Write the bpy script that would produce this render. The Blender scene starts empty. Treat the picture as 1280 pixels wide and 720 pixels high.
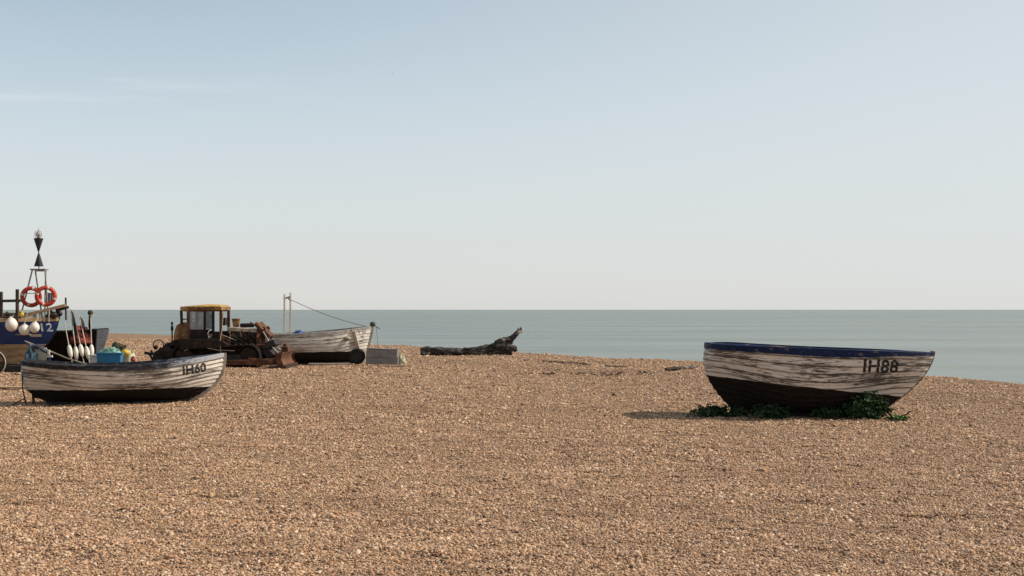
import bpy, bmesh, math, random
import numpy as np
from mathutils import Vector, Matrix, noise
R = math.radians
rnd = random.Random(7)
sc = bpy.context.scene
COL = sc.collection
K = 1778.0          # focal length in photo pixels (1280 wide)
EYE = 2.25

# ------------------------------------------------------------------ geometry helpers
def sstep(a, b, x):
    t = max(0.0, min(1.0, (x - a) / (b - a)))
    return t * t * (3 - 2 * t)

class MB:
    def __init__(s): s.v = []; s.f = []; s.uv = {}
    def add(s, vs, fs):
        o = len(s.v); s.v += [tuple(p) for p in vs]; s.f += [tuple(i + o for i in f) for f in fs]; return o
    def box(s, c, size, rot=None):
        c = Vector(c); hx, hy, hz = [k / 2 for k in size]
        m = rot if rot is not None else Matrix.Identity(3)
        vs = [c + m @ Vector((x * hx, y * hy, z * hz)) for x in (-1, 1) for y in (-1, 1) for z in (-1, 1)]
        s.add(vs, [(0, 1, 3, 2), (4, 6, 7, 5), (0, 4, 5, 1), (2, 3, 7, 6), (0, 2, 6, 4), (1, 5, 7, 3)])
        return s
    def bar(s, p, q, w, h, w2=None, h2=None):
        p = Vector(p); q = Vector(q); d = (q - p).normalized()
        up = Vector((0, 0, 1)) if abs(d.z) < .95 else Vector((1, 0, 0))
        a = d.cross(up).normalized(); b = a.cross(d).normalized()
        w2 = w if w2 is None else w2; h2 = h if h2 is None else h2
        vs = []
        for c, ww, hh in ((p, w, h), (q, w2, h2)):
            for i, j in ((-1, -1), (1, -1), (1, 1), (-1, 1)): vs.append(c + a * i * ww / 2 + b * j * hh / 2)
        s.add(vs, [(0, 1, 2, 3), (7, 6, 5, 4), (0, 4, 5, 1), (1, 5, 6, 2), (2, 6, 7, 3), (3, 7, 4, 0)])
        return s
    def tube(s, pts, r, n=8, jit=0.0, seed=0):
        pts = [Vector(p) for p in pts]
        rs = list(r) if isinstance(r, (list, tuple)) else [r] * len(pts)
        prev = None; vs = []
        for i, p in enumerate(pts):
            d = (pts[min(i + 1, len(pts) - 1)] - pts[max(i - 1, 0)]).normalized()
            if prev is None:
                up = Vector((0, 0, 1)) if abs(d.z) < .9 else Vector((1, 0, 0))
                a = d.cross(up).normalized()
            else:
                a = (prev - d * prev.dot(d)).normalized()
            prev = a; b = d.cross(a)
            for k in range(n):
                t = 2 * math.pi * k / n
                rr = rs[i]
                if jit: rr *= 1 + jit * noise.noise(Vector((i * .45 + seed * 9.1, 2.2 * math.cos(t) + 5, 2.2 * math.sin(t) + seed * 3.7)))
                vs.append(p + (a * math.cos(t) + b * math.sin(t)) * rr)
        fs = []
        m = len(pts)
        for i in range(m - 1):
            for k in range(n):
                fs.append((i * n + k, i * n + (k + 1) % n, (i + 1) * n + (k + 1) % n, (i + 1) * n + k))
        fs.append(tuple(range(n))[::-1]); fs.append(tuple((m - 1) * n + k for k in range(n)))
        s.add(vs, fs); return s
    def lathe(s, prof, c=(0, 0, 0), axis=(0, 0, 1), n=16):
        c = Vector(c); q = Vector((0, 0, 1)).rotation_difference(Vector(axis).normalized())
        vs = []
        for r, z in prof:
            for k in range(n):
                t = 2 * math.pi * k / n
                vs.append(c + q @ Vector((max(r, 1e-4) * math.cos(t), max(r, 1e-4) * math.sin(t), z)))
        fs = [(i * n + k, i * n + (k + 1) % n, (i + 1) * n + (k + 1) % n, (i + 1) * n + k) for i in range(len(prof) - 1) for k in range(n)]
        fs.append(tuple(range(n))[::-1]); fs.append(tuple((len(prof) - 1) * n + k for k in range(n)))
        s.add(vs, fs); return s
    def ball(s, c, r, n=16, m=10, axis=(0, 0, 1)):
        if not isinstance(r, (tuple, list)): r = (r, r)
        return s.lathe([(r[0] * math.sin(math.pi * i / m), -r[1] * math.cos(math.pi * i / m)) for i in range(m + 1)], c, axis, n)
    def torus(s, c, Rr, r, axis=(0, 0, 1), n=24, m=8, sx=1.0, arc=1.0, start=0.0):
        c = Vector(c); q = Vector((0, 0, 1)).rotation_difference(Vector(axis).normalized())
        vs = []; full = arc >= .999; cnt = n if full else n + 1
        for i in range(cnt):
            t = start + 2 * math.pi * arc * i / n
            for k in range(m):
                w = 2 * math.pi * k / m
                vs.append(c + q @ Vector(((Rr + r * math.cos(w)) * math.cos(t), (Rr + r * math.cos(w)) * math.sin(t) * sx, r * math.sin(w))))
        fs = []
        for i in range(n):
            j = (i + 1) % cnt
            for k in range(m): fs.append((i * m + k, i * m + (k + 1) % m, j * m + (k + 1) % m, j * m + k))
        if not full: fs += [tuple(range(m)), tuple(n * m + k for k in range(m))]
        s.add(vs, fs); return s
    def prism(s, pts, y0, y1):
        n = len(pts)
        vs = [(x, y0, z) for x, z in pts] + [(x, y1, z) for x, z in pts]
        s.add(vs, [tuple(range(n)), tuple(range(n, 2 * n))[::-1]] + [(i, (i + 1) % n, n + (i + 1) % n, n + i) for i in range(n)])
        return s
    def build(s, name, mat, parent=None, smooth=35, bevel=0.0, label=None):
        me = bpy.data.meshes.new(name); me.from_pydata(s.v, [], s.f)
        bm = bmesh.new(); bm.from_mesh(me); bmesh.ops.recalc_face_normals(bm, faces=bm.faces); bm.to_mesh(me); bm.free()
        if s.uv:
            ul = me.uv_layers.new(name='UVMap')
            for l in me.loops: ul.data[l.index].uv = s.uv.get(l.vertex_index, (0, 0))
        if smooth is not None:
            me.shade_smooth(); me.set_sharp_from_angle(angle=R(smooth))
        o = bpy.data.objects.new(name, me); COL.objects.link(o)
        if mat: me.materials.append(mat)
        if parent is not None: o.parent = parent
        if bevel:
            b = o.modifiers.new('bevel', 'BEVEL'); b.width = bevel; b.segments = 2; b.limit_method = 'ANGLE'; b.angle_limit = R(40)
        if label: o['label'] = label
        return o

def tag(o, label=None, cat=None, group=None, kind=None):
    if label: o['label'] = label
    if cat: o['category'] = cat
    if group: o['group'] = group
    if kind: o['kind'] = kind
    return o

def thing(name, label, cat, loc, rz=0.0, group=None, rot=None):
    o = bpy.data.objects.new(name, None); COL.objects.link(o); o.empty_display_size = .2
    o.location = loc; o.rotation_euler = rot if rot else (0, 0, rz)
    return tag(o, label, cat, group)

# ------------------------------------------------------------------ material helpers
class NT:
    def __init__(s, name):
        s.m = bpy.data.materials.new(name); s.m.use_nodes = True
        s.t = s.m.node_tree; s.t.nodes.clear()
        s.out = s.n('ShaderNodeOutputMaterial')
    def n(s, typ, ins=None, **props):
        nd = s.t.nodes.new(typ)
        for k, v in props.items(): setattr(nd, k, v)
        for k, v in (ins or {}).items():
            if isinstance(v, bpy.types.NodeSocket): s.t.links.new(v, nd.inputs[k])
            else: nd.inputs[k].default_value = v
        return nd
    def math(s, op, a, b=0.0, c=0.0, clamp=False):
        nd = s.n('ShaderNodeMath', operation=op, use_clamp=clamp)
        for i, v in enumerate((a, b, c)):
            if isinstance(v, bpy.types.NodeSocket): s.t.links.new(v, nd.inputs[i])
            else: nd.inputs[i].default_value = v
        return nd.outputs[0]
    def ramp(s, fac, stops, interp='LINEAR'):
        nd = s.n('ShaderNodeValToRGB', {'Fac': fac}); cr = nd.color_ramp; cr.interpolation = interp
        while len(cr.elements) < len(stops): cr.elements.new(.5)
        for e, (p, c) in zip(cr.elements, stops):
            e.position = p; e.color = (c, c, c, 1) if isinstance(c, (int, float)) else (*c, 1)
        return nd.outputs['Color']
    def mix(s, f, a, b):
        nd = s.n('ShaderNodeMix', data_type='RGBA')
        for k, v in ((0, f), (6, a), (7, b)):
            if isinstance(v, bpy.types.NodeSocket): s.t.links.new(v, nd.inputs[k])
            else: nd.inputs[k].default_value = v if k == 0 or len(v) == 4 else (*v, 1)
        return nd.outputs[2]
    def noise(s, vec, scale, detail=6, rough=.55):
        return s.n('ShaderNodeTexNoise', {'Vector': vec, 'Scale': scale, 'Detail': detail, 'Roughness': rough}).outputs['Fac']
    def coords(s, kind='Object', scale=(1, 1, 1), off=(0, 0, 0)):
        tc = s.n('ShaderNodeTexCoord')
        return s.n('ShaderNodeMapping', {'Vector': tc.outputs[kind], 'Scale': scale, 'Location': off}).outputs[0]
    def finish(s, color, rough=.7, metal=0.0, height=None, bump=.3, dist=.01, spec=.4):
        b = s.n('ShaderNodeBsdfPrincipled', {'Base Color': color if isinstance(color, bpy.types.NodeSocket) else (*color, 1), 'Roughness': rough, 'Metallic': metal, 'Specular IOR Level': spec})
        if height is not None:
            bp = s.n('ShaderNodeBump', {'Height': height, 'Strength': bump, 'Distance': dist})
            s.t.links.new(bp.outputs[0], b.inputs['Normal'])
        s.t.links.new(b.outputs[0], s.out.inputs[0])
        return s.m

def mat_mix(name, stops, scale=6, stretch=(1, 1, 1), rough=.7, metal=0.0, bump=.3, dist=.01, detail=7, interp='LINEAR', spec=.35):
    t = NT(name); v = t.coords('Object', stretch)
    f = t.noise(v, scale, detail, .6)
    f2 = t.noise(v, scale * 4.3, 5)
    return t.finish(t.ramp(f, stops, interp), rough, metal, f2, bump, dist, spec)

def mat_hull(name, paint, dirt, wood, wl, bottom, wear=0.0, topwear=0.0, seed=0.0, streak=1.0, nst=11, lap=.8):
    """painted clinker planking: flaking paint above a tarred bottom; UV = (metres along, strake number)"""
    t = NT(name)
    uv = t.coords('UV', (1, 1, 1), (seed, seed * .37, 0))
    raw = t.n('ShaderNodeTexCoord')
    sep = t.n('ShaderNodeSeparateXYZ', {0: raw.outputs['UV']})
    fr = t.math('FRACT', sep.outputs[1])
    lowedge = t.math('SUBTRACT', 1.0, t.math('MULTIPLY', fr, 4.0), clamp=True)        # grime and painted lap shadow along each plank edge
    streaks = t.noise(t.n('ShaderNodeMapping', {'Vector': uv, 'Scale': (2.2, 3.5, 1)}).outputs[0], 1.6, 9, .68)
    patch = t.noise(t.n('ShaderNodeMapping', {'Vector': uv, 'Scale': (.55, .38, 1)}).outputs[0], 1.4, 3, .5)
    speck = t.noise(t.n('ShaderNodeMapping', {'Vector': uv, 'Scale': (14, 9, 1)}).outputs[0], 1.5, 6, .7)
    plank = t.n('ShaderNodeTexWhiteNoise', {'W': t.math('FLOOR', sep.outputs[1])}, noise_dimensions='1D').outputs[0]
    topf = t.math('MULTIPLY', t.math('SMOOTHSTEP' if False else 'DIVIDE', sep.outputs[1], float(nst)), topwear)
    w = t.math('MULTIPLY', streaks, .62)
    w = t.math('MULTIPLY_ADD', patch, .45, w)
    w = t.math('MULTIPLY_ADD', speck, .16, w)
    w = t.math('MULTIPLY_ADD', lowedge, .10, w)
    w = t.math('MULTIPLY_ADD', plank, .09, w)
    w = t.math('ADD', w, topf)
    w = t.math('ADD', w, wear)
    mask = t.ramp(w, [(.66, 0.0), (.735, 1.0)])
    grain = t.noise(t.n('ShaderNodeMapping', {'Vector': uv, 'Scale': (5, 40, 1)}).outputs[0], 1.0, 5, .6)
    woodc = t.ramp(grain, [(.3, tuple(c * .55 for c in wood)), (.65, tuple(c * 1.5 for c in wood))])
    paintc = t.ramp(t.math('MULTIPLY_ADD', speck, .4, t.math('MULTIPLY', streaks, .6)), [(.38, paint), (.68, dirt)])
    top = t.mix(mask, paintc, woodc)
    top = t.mix(t.math('MULTIPLY', lowedge, lap), top, tuple(c * .7 for c in wood))  # lap shadow drawn into the colour together with the grime
    ob = t.n('ShaderNodeSeparateXYZ', {0: raw.outputs['Object']})
    zz = t.math('MULTIPLY_ADD', t.noise(uv, 2.5, 5), .06, ob.outputs[2])
    bot = t.math('LESS_THAN', zz, wl + .03)
    botc = t.ramp(t.math('MULTIPLY_ADD', lowedge, .2, streaks), [(.45, bottom), (.85, tuple(c * 4.0 + .004 for c in bottom))])
    col = t.mix(bot, top, botc)
    h = t.math('MULTIPLY_ADD', mask, -.5, t.math('MULTIPLY', grain, .6))
    return t.finish(col, .8, 0, h, .35, .006, .15)

def mat_flake(name, color, seed=0.0, thr=.52):
    """painted lettering that has flaked off along the plank grain"""
    t = NT(name)
    v = t.coords('Object', (3, 3, 9), (seed, 0, 0))
    f = t.noise(v, 3.0, 7, .65)
    a = t.ramp(f, [(thr - .02, 1.0), (thr + .03, 0.0)])
    b = t.n('ShaderNodeBsdfPrincipled', {'Base Color': (*color, 1), 'Roughness': .7})
    tr = t.n('ShaderNodeBsdfTransparent')
    mx = t.n('ShaderNodeMixShader', {0: a, 1: tr.outputs[0], 2: b.outputs[0]})
    t.t.links.new(mx.outputs[0], t.out.inputs[0]); return t.m

PEB0 = [(0.0, (.085, .050, .032)), (.16, (.17, .115, .08)), (.30, (.40, .225, .115)), (.45, (.47, .30, .175)), (.62, (.54, .37, .235)), (.76, (.35, .25, .18)), (.86, (.56, .41, .28)), (.96, (.62, .50, .37)), (1.0, (.72, .62, .50))]

PEB = [(p, (c[0] * 1.17, c[1] * 1.075, c[2] * 1.0)) for p, c in PEB0]
M = {}
M['navy'] = mat_mix('navy_chipped_paint', [(.3, (.006, .015, .052)), (.58, (.009, .022, .072)), (.63, (.17, .13, .10)), (.68, (.06, .04, .028))], 5, (1, 2, 2), .7, spec=.2)
def mat_rail():
    t = NT('worn_slate_rail_paint')
    ob = t.n('ShaderNodeSeparateXYZ', {0: t.n('ShaderNodeTexCoord').outputs['Object']})
    f = t.noise(t.coords('Object', (2, 3, 5)), 3, 7, .65)
    w = t.math('MULTIPLY_ADD', t.math('MULTIPLY_ADD', ob.outputs[0], .45, -.15, True), .52, f)
    return t.finish(t.ramp(w, [(.35, (.012, .012, .014)), (.55, (.030, .030, .036)), (.66, (.09, .095, .12)), (.80, (.36, .36, .38))]), .75, 0, f, .2, .01, .2)
M['dark_rail'] = mat_rail()
M['grey_rail'] = mat_mix('grey_rail_paint', [(.35, (.16, .15, .15)), (.6, (.35, .32, .29))], 5, (1, 2, 2), .7)
M['wood_grey'] = mat_mix('weathered_wood', [(.3, (.10, .08, .062)), (.55, (.23, .19, .155)), (.75, (.36, .31, .26))], 4, (1, 1, .5), .8, bump=.5)
M['wood_stem'] = mat_mix('stem_wood', [(.3, (.045, .03, .02)), (.5, (.16, .10, .06)), (.7, (.33, .24, .17))], 6, (1, 1, .4), .8, bump=.5)
M['wood_tan'] = mat_mix('tan_plank', [(.3, (.24, .15, .08)), (.6, (.44, .30, .17)), (.8, (.55, .42, .28))], 5, (.4, 1, 2), .7)
M['wood_dark'] = mat_mix('dark_brown_timber', [(.3, (.030, .020, .014)), (.6, (.075, .048, .032)), (.8, (.15, .10, .07))], 6, (1, 1, .4), .8)
M['black_wood'] = mat_mix('tarred_timber', [(.3, (.010, .009, .009)), (.7, (.03, .026, .022))], 5, rough=.7)
M['rust_dark'] = mat_mix('dark_rust', [(.25, (.007, .005, .004)), (.52, (.019, .010, .007)), (.68, (.055, .024, .013)), (.85, (.14, .06, .027))], 4.5, rough=.85, bump=.6)
M['rust'] = mat_mix('orange_rust', [(.25, (.03, .013, .008)), (.46, (.085, .034, .018)), (.60, (.17, .066, .029)), (.76, (.30, .13, .06))], 4, rough=.85, bump=.6)
M['rust_yellow'] = mat_mix('rusting_yellow_paint', [(.30, (.05, .024, .012)), (.45, (.15, .07, .028)), (.56, (.29, .165, .06)), (.78, (.42, .27, .10))], 3.2, (1, 1, .6), .7, bump=.4)
M['roof_yellow'] = mat_mix('faded_yellow_paint', [(.30, (.14, .06, .022)), (.44, (.40, .23, .045)), (.7, (.52, .35, .065))], 2.5, rough=.55)
M['oily_black'] = mat_mix('oily_black_iron', [(.3, (.008, .007, .007)), (.7, (.035, .024, .018))], 5, rough=.6)
M['hood_pale'] = mat_mix('faded_hood_paint', [(.3, (.20, .14, .09)), (.5, (.44, .36, .25)), (.8, (.55, .47, .35))], 5, rough=.6)
M['steel'] = mat_mix('dull_steel', [(.3, (.30, .29, .28)), (.7, (.55, .54, .52))], 5, rough=.45, metal=.6)
M['galv'] = mat_mix('galvanised_pipe', [(.3, (.16, .14, .125)), (.7, (.34, .31, .28))], 6, rough=.6, metal=.3)
M['float_white'] = mat_mix('grubby_white_plastic', [(.3, (.48, .41, .31)), (.5, (.68, .62, .52)), (.75, (.80, .75, .66))], 4, rough=.45, bump=.1)
M['buoy_white'] = mat_mix('buoy_white_vinyl', [(.30, (.54, .43, .31)), (.5, (.76, .68, .57)), (.75, (.83, .78, .69))], 4, rough=.4, bump=.08)
M['ring_red'] = mat_mix('lifebuoy_orange', [(.3, (.38, .026, .012)), (.6, (.52, .05, .018)), (.8, (.62, .12, .06))], 5, rough=.5, bump=.1)
M['ring_band'] = mat_mix('reflective_band', [(.3, (.55, .40, .32)), (.7, (.75, .65, .56))], 8, rough=.4)
M['matt_black'] = mat_mix('matt_black_paint', [(.3, (.010, .010, .011)), (.7, (.022, .022, .024))], 5, rough=.6)
M['cloth_black'] = mat_mix('black_flag_cloth', [(.3, (.010, .010, .011)), (.7, (.03, .028, .028))], 6, rough=.9)
M['rope'] = mat_mix('old_rope', [(.3, (.22, .18, .13)), (.7, (.42, .36, .28))], 20, rough=.9)
M['rope_dark'] = mat_mix('dark_rope', [(.3, (.04, .035, .03)), (.7, (.10, .085, .07))], 20, rough=.9)
M['crate_blue'] = mat_mix('blue_fish_box_plastic', [(.3, (.006, .10, .22)), (.7, (.010, .15, .31))], 4, rough=.4, bump=.1)
M['crate_white'] = mat_mix('pale_fish_box_plastic', [(.3, (.34, .33, .32)), (.7, (.52, .51, .49))], 4, rough=.5, bump=.1)
M['net_green'] = mat_mix('green_net', [(.3, (.10, .22, .17)), (.5, (.22, .42, .34)), (.7, (.42, .58, .48))], 22, rough=.9, bump=.8)
M['net_dark'] = mat_mix('dark_net', [(.3, (.012, .018, .012)), (.7, (.05, .055, .035))], 18, rough=.95, bump=.8)
M['net_red'] = mat_mix('red_net', [(.38, (.035, .010, .008)), (.52, (.20, .035, .024)), (.68, (.52, .14, .095))], 6, rough=.9, bump=.8)
M['net_cream'] = mat_mix('cream_net', [(.3, (.28, .25, .16)), (.7, (.62, .58, .44))], 14, rough=.95, bump=.8)
M['yellow'] = mat_mix('yellow_plastic', [(.3, (.42, .25, .02)), (.7, (.62, .42, .05))], 5, rough=.5)
M['teal'] = mat_mix('teal_tarp', [(.3, (.005, .016, .028)), (.55, (.008, .04, .06)), (.8, (.012, .08, .11))], 5, rough=.6)
M['blue_tarp'] = mat_mix('blue_tarp', [(.3, (.007, .030, .12)), (.7, (.012, .05, .20))], 5, rough=.5)
M['denim'] = mat_mix('slate_blue_canvas', [(.3, (.012, .015, .026)), (.5, (.03, .038, .06)), (.72, (.26, .29, .34))], 9, rough=.8)
M['block'] = mat_mix('grey_painted_block', [(.3, (.17, .155, .145)), (.7, (.26, .24, .22))], 5, (.5, 1, 2), rough=.85)
M['slate'] = mat_mix('slate_grey_paint', [(.3, (.10, .105, .125)), (.55, (.16, .165, .19)), (.8, (.24, .24, .26))], 3, rough=.7)
M['slate_dark'] = mat_mix('dark_slate_paint', [(.3, (.035, .038, .048)), (.7, (.075, .078, .092))], 3, rough=.7)
M['tyre'] = mat_mix('black_rubber', [(.3, (.008, .008, .008)), (.7, (.022, .021, .020))], 6, rough=.8)
M['plank_pale'] = mat_mix('bleached_plank', [(.3, (.36, .30, .23)), (.7, (.62, .55, .45))], 4, (.3, 2, 2), .8)
M['plank_sand'] = mat_mix('sand_coloured_board', [(.3, (.34, .22, .11)), (.7, (.52, .37, .21))], 4, (.4, 2, 2), .8)
M['driftwood'] = mat_mix('blackened_driftwood', [(.3, (.012, .010, .009)), (.52, (.038, .030, .025)), (.60, (.12, .10, .082)), (.72, (.40, .36, .30))], 4.5, (.5, 1, 1), .85, bump=.9, dist=.03)
M['shadow_debris'] = mat_mix('dark_shadow_debris', [(.3, (.03, .02, .013)), (.7, (.08, .05, .03))], 10, rough=.9)
M['leaf'] = mat_mix('sea_kale_leaf', [(.3, (.034, .062, .028)), (.55, (.052, .092, .040)), (.8, (.085, .13, .058))], 7, rough=.8, spec=.15, bump=.2)
M['leaf_light'] = mat_mix('young_kale_leaf', [(.3, (.06, .12, .03)), (.7, (.12, .20, .05))], 7, rough=.5, bump=.2)
M['white_paint'] = mat_mix('white_letter_paint', [(.3, (.55, .56, .60)), (.7, (.72, .73, .76))], 8, rough=.5)
M['cream_panel'] = mat_mix('cream_panel', [(.3, (.40, .33, .26)), (.7, (.52, .45, .36))], 5, rough=.6)
M['cage_pink'] = mat_mix('oxidised_aluminium', [(.3, (.34, .27, .25)), (.7, (.56, .50, .48))], 9, rough=.5)
M['gull'] = mat_mix('gull_feathers', [(.3, (.30, .30, .31)), (.7, (.60, .60, .60))], 3, rough=.8)
M['letters88'] = mat_flake('black_letters_flaked', (.006, .006, .006), 2.0, .575)
M['letters60'] = mat_flake('black_letters_worn', (.006, .006, .006), 7.3, .60)
M['letters3'] = mat_flake('black_letters_faded', (.012, .012, .012), 9.0, .62)

def mat_glass():
    t = NT('grimy_glass')
    v = t.coords('Object'); f = t.noise(v, 5, 5)
    d = t.n('ShaderNodeBsdfPrincipled', {'Base Color': (.42, .43, .43, 1), 'Roughness': .35})
    tr = t.n('ShaderNodeBsdfTransparent', {'Color': (.9, .92, .92, 1)})
    mx = t.n('ShaderNodeMixShader', {0: t.ramp(f, [(.3, .35), (.7, .75)]), 1: tr.outputs[0], 2: d.outputs[0]})
    t.t.links.new(mx.outputs[0], t.out.inputs[0]); return t.m
M['glass'] = mat_glass()

# ------------------------------------------------------------------ terrain
CX = np.array([-700, -57.6, -33, -16.8, -6.85, 1.97, 7.5, 14, 15.8, 22, 40, 120.0, 700])
CY = np.array([1175, 160, 129, 104, 87, 70, 61, 47, 42.5, 31, 0, -145, -1100.0])
SEA = -2.0
def gz(x, y):
    s = (y - np.interp(x, CX, CY)) * .5 + .5 * noise.noise(Vector((x * .12, y * .12, 3)))
    v = Vector((x, y, 0))
    h = .05 * noise.noise(v * .22) + .035 * noise.noise(v * .8 + Vector((9, 3, 0))) + .026 * noise.noise(v * 2.1 + Vector((1, 7, 2)))
    if y < 45: h -= .10 * max(0, noise.noise(Vector((x * 1.7, y * 2.6, 21))) - .22) + .03 * max(0, noise.noise(Vector((x * 4.1, y * 5.2, 2))) - .1)      # scuffs and hollows between stones
    h += .03 * max(0, noise.noise(Vector((x * .16, y * .5, 11))))          # long low storm ridges
    far = 1 - .55 * sstep(45, 90, y)
    h *= far
    # terrace left by the last tide just short of the crest
    h += .10 * (sstep(-9, -7.4, s) - 1) * sstep(-22, -12, s)
    h += .07 * noise.noise(Vector((x * .45, y * .45, 8))) * sstep(-6, -1, s)
    if s > 0: h -= .15 * (math.sqrt(s * s + 1) - 1)
    return max(h, -5.0)

def axis(parts):
    out = []
    for a, b, st in parts:
        n = max(1, int(round((b - a) / st))); out += [a + (b - a) * i / n for i in range(n)]
    out.append(parts[-1][1]); return out
XS = axis([(-700, -150, 50), (-150, -60, 6), (-60, -17, .8), (-17, 19, .13), (19, 45, 1), (45, 150, 7), (150, 700, 55)])
YS = axis([(-60, 6, 3), (6, 10, .5), (10, 40, .12), (40, 75, .3), (75, 180, 1.2), (180, 400, 20), (400, 1300, 90)])
verts = [(x, y, gz(x, y)) for y in YS for x in XS]
nx = len(XS)
faces = [(j * nx + i, j * nx + i + 1, (j + 1) * nx + i + 1, (j + 1) * nx + i) for j in range(len(YS) - 1) for i in range(nx - 1)]
me = bpy.data.meshes.new('shingle_beach'); me.from_pydata(verts, [], faces); me.shade_smooth()
beach = bpy.data.objects.new('shingle_beach', me); COL.objects.link(beach); beach['kind'] = 'structure'

def mat_beach():
    t = NT('shingle')
    v = t.coords('Object', (1, 1, 1))
    warp = t.n('ShaderNodeTexNoise', {'Vector': v, 'Scale': 9.0, 'Detail': 2})
    vv = t.n('ShaderNodeVectorMath', {0: v, 1: t.n('ShaderNodeVectorMath', {0: warp.outputs['Color'], 'Scale': .03}, operation='SCALE').outputs[0]}, operation='ADD').outputs[0]
    vo = t.n('ShaderNodeTexVoronoi', {'Vector': vv, 'Scale': 38.0, 'Randomness': 1.0})
    rv = t.n('ShaderNodeSeparateColor', {0: vo.outputs['Color']}).outputs[0]
    base = t.ramp(rv, PEB)
    gap = t.ramp(vo.outputs['Distance'], [(.35, 0.0), (.75, 1.0)])
    col = t.mix(t.math('MULTIPLY', gap, .75), base, (.10, .062, .038))
    big = t.noise(v, .35, 5, .6)
    col2 = t.mix(t.ramp(big, [(.35, 0.0), (.7, .35)]), col, (.36, .21, .115))
    med = t.noise(v, 2.2, 5, .65)
    clump = t.noise(v, 7.0, 4, .7)
    col2 = t.mix(t.ramp(clump, [(.36, .55), (.56, 0.0)]), col2, (.13, .08, .05))
    hgt = t.math('MULTIPLY_ADD', t.math('SUBTRACT', 1.0, vo.outputs['Distance']), 1.0, t.math('MULTIPLY', med, .9))
    return t.finish(col2, .8, 0, hgt, 1.0, .035, .25)
M['beach'] = mat_beach(); me.materials.append(M['beach'])

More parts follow.
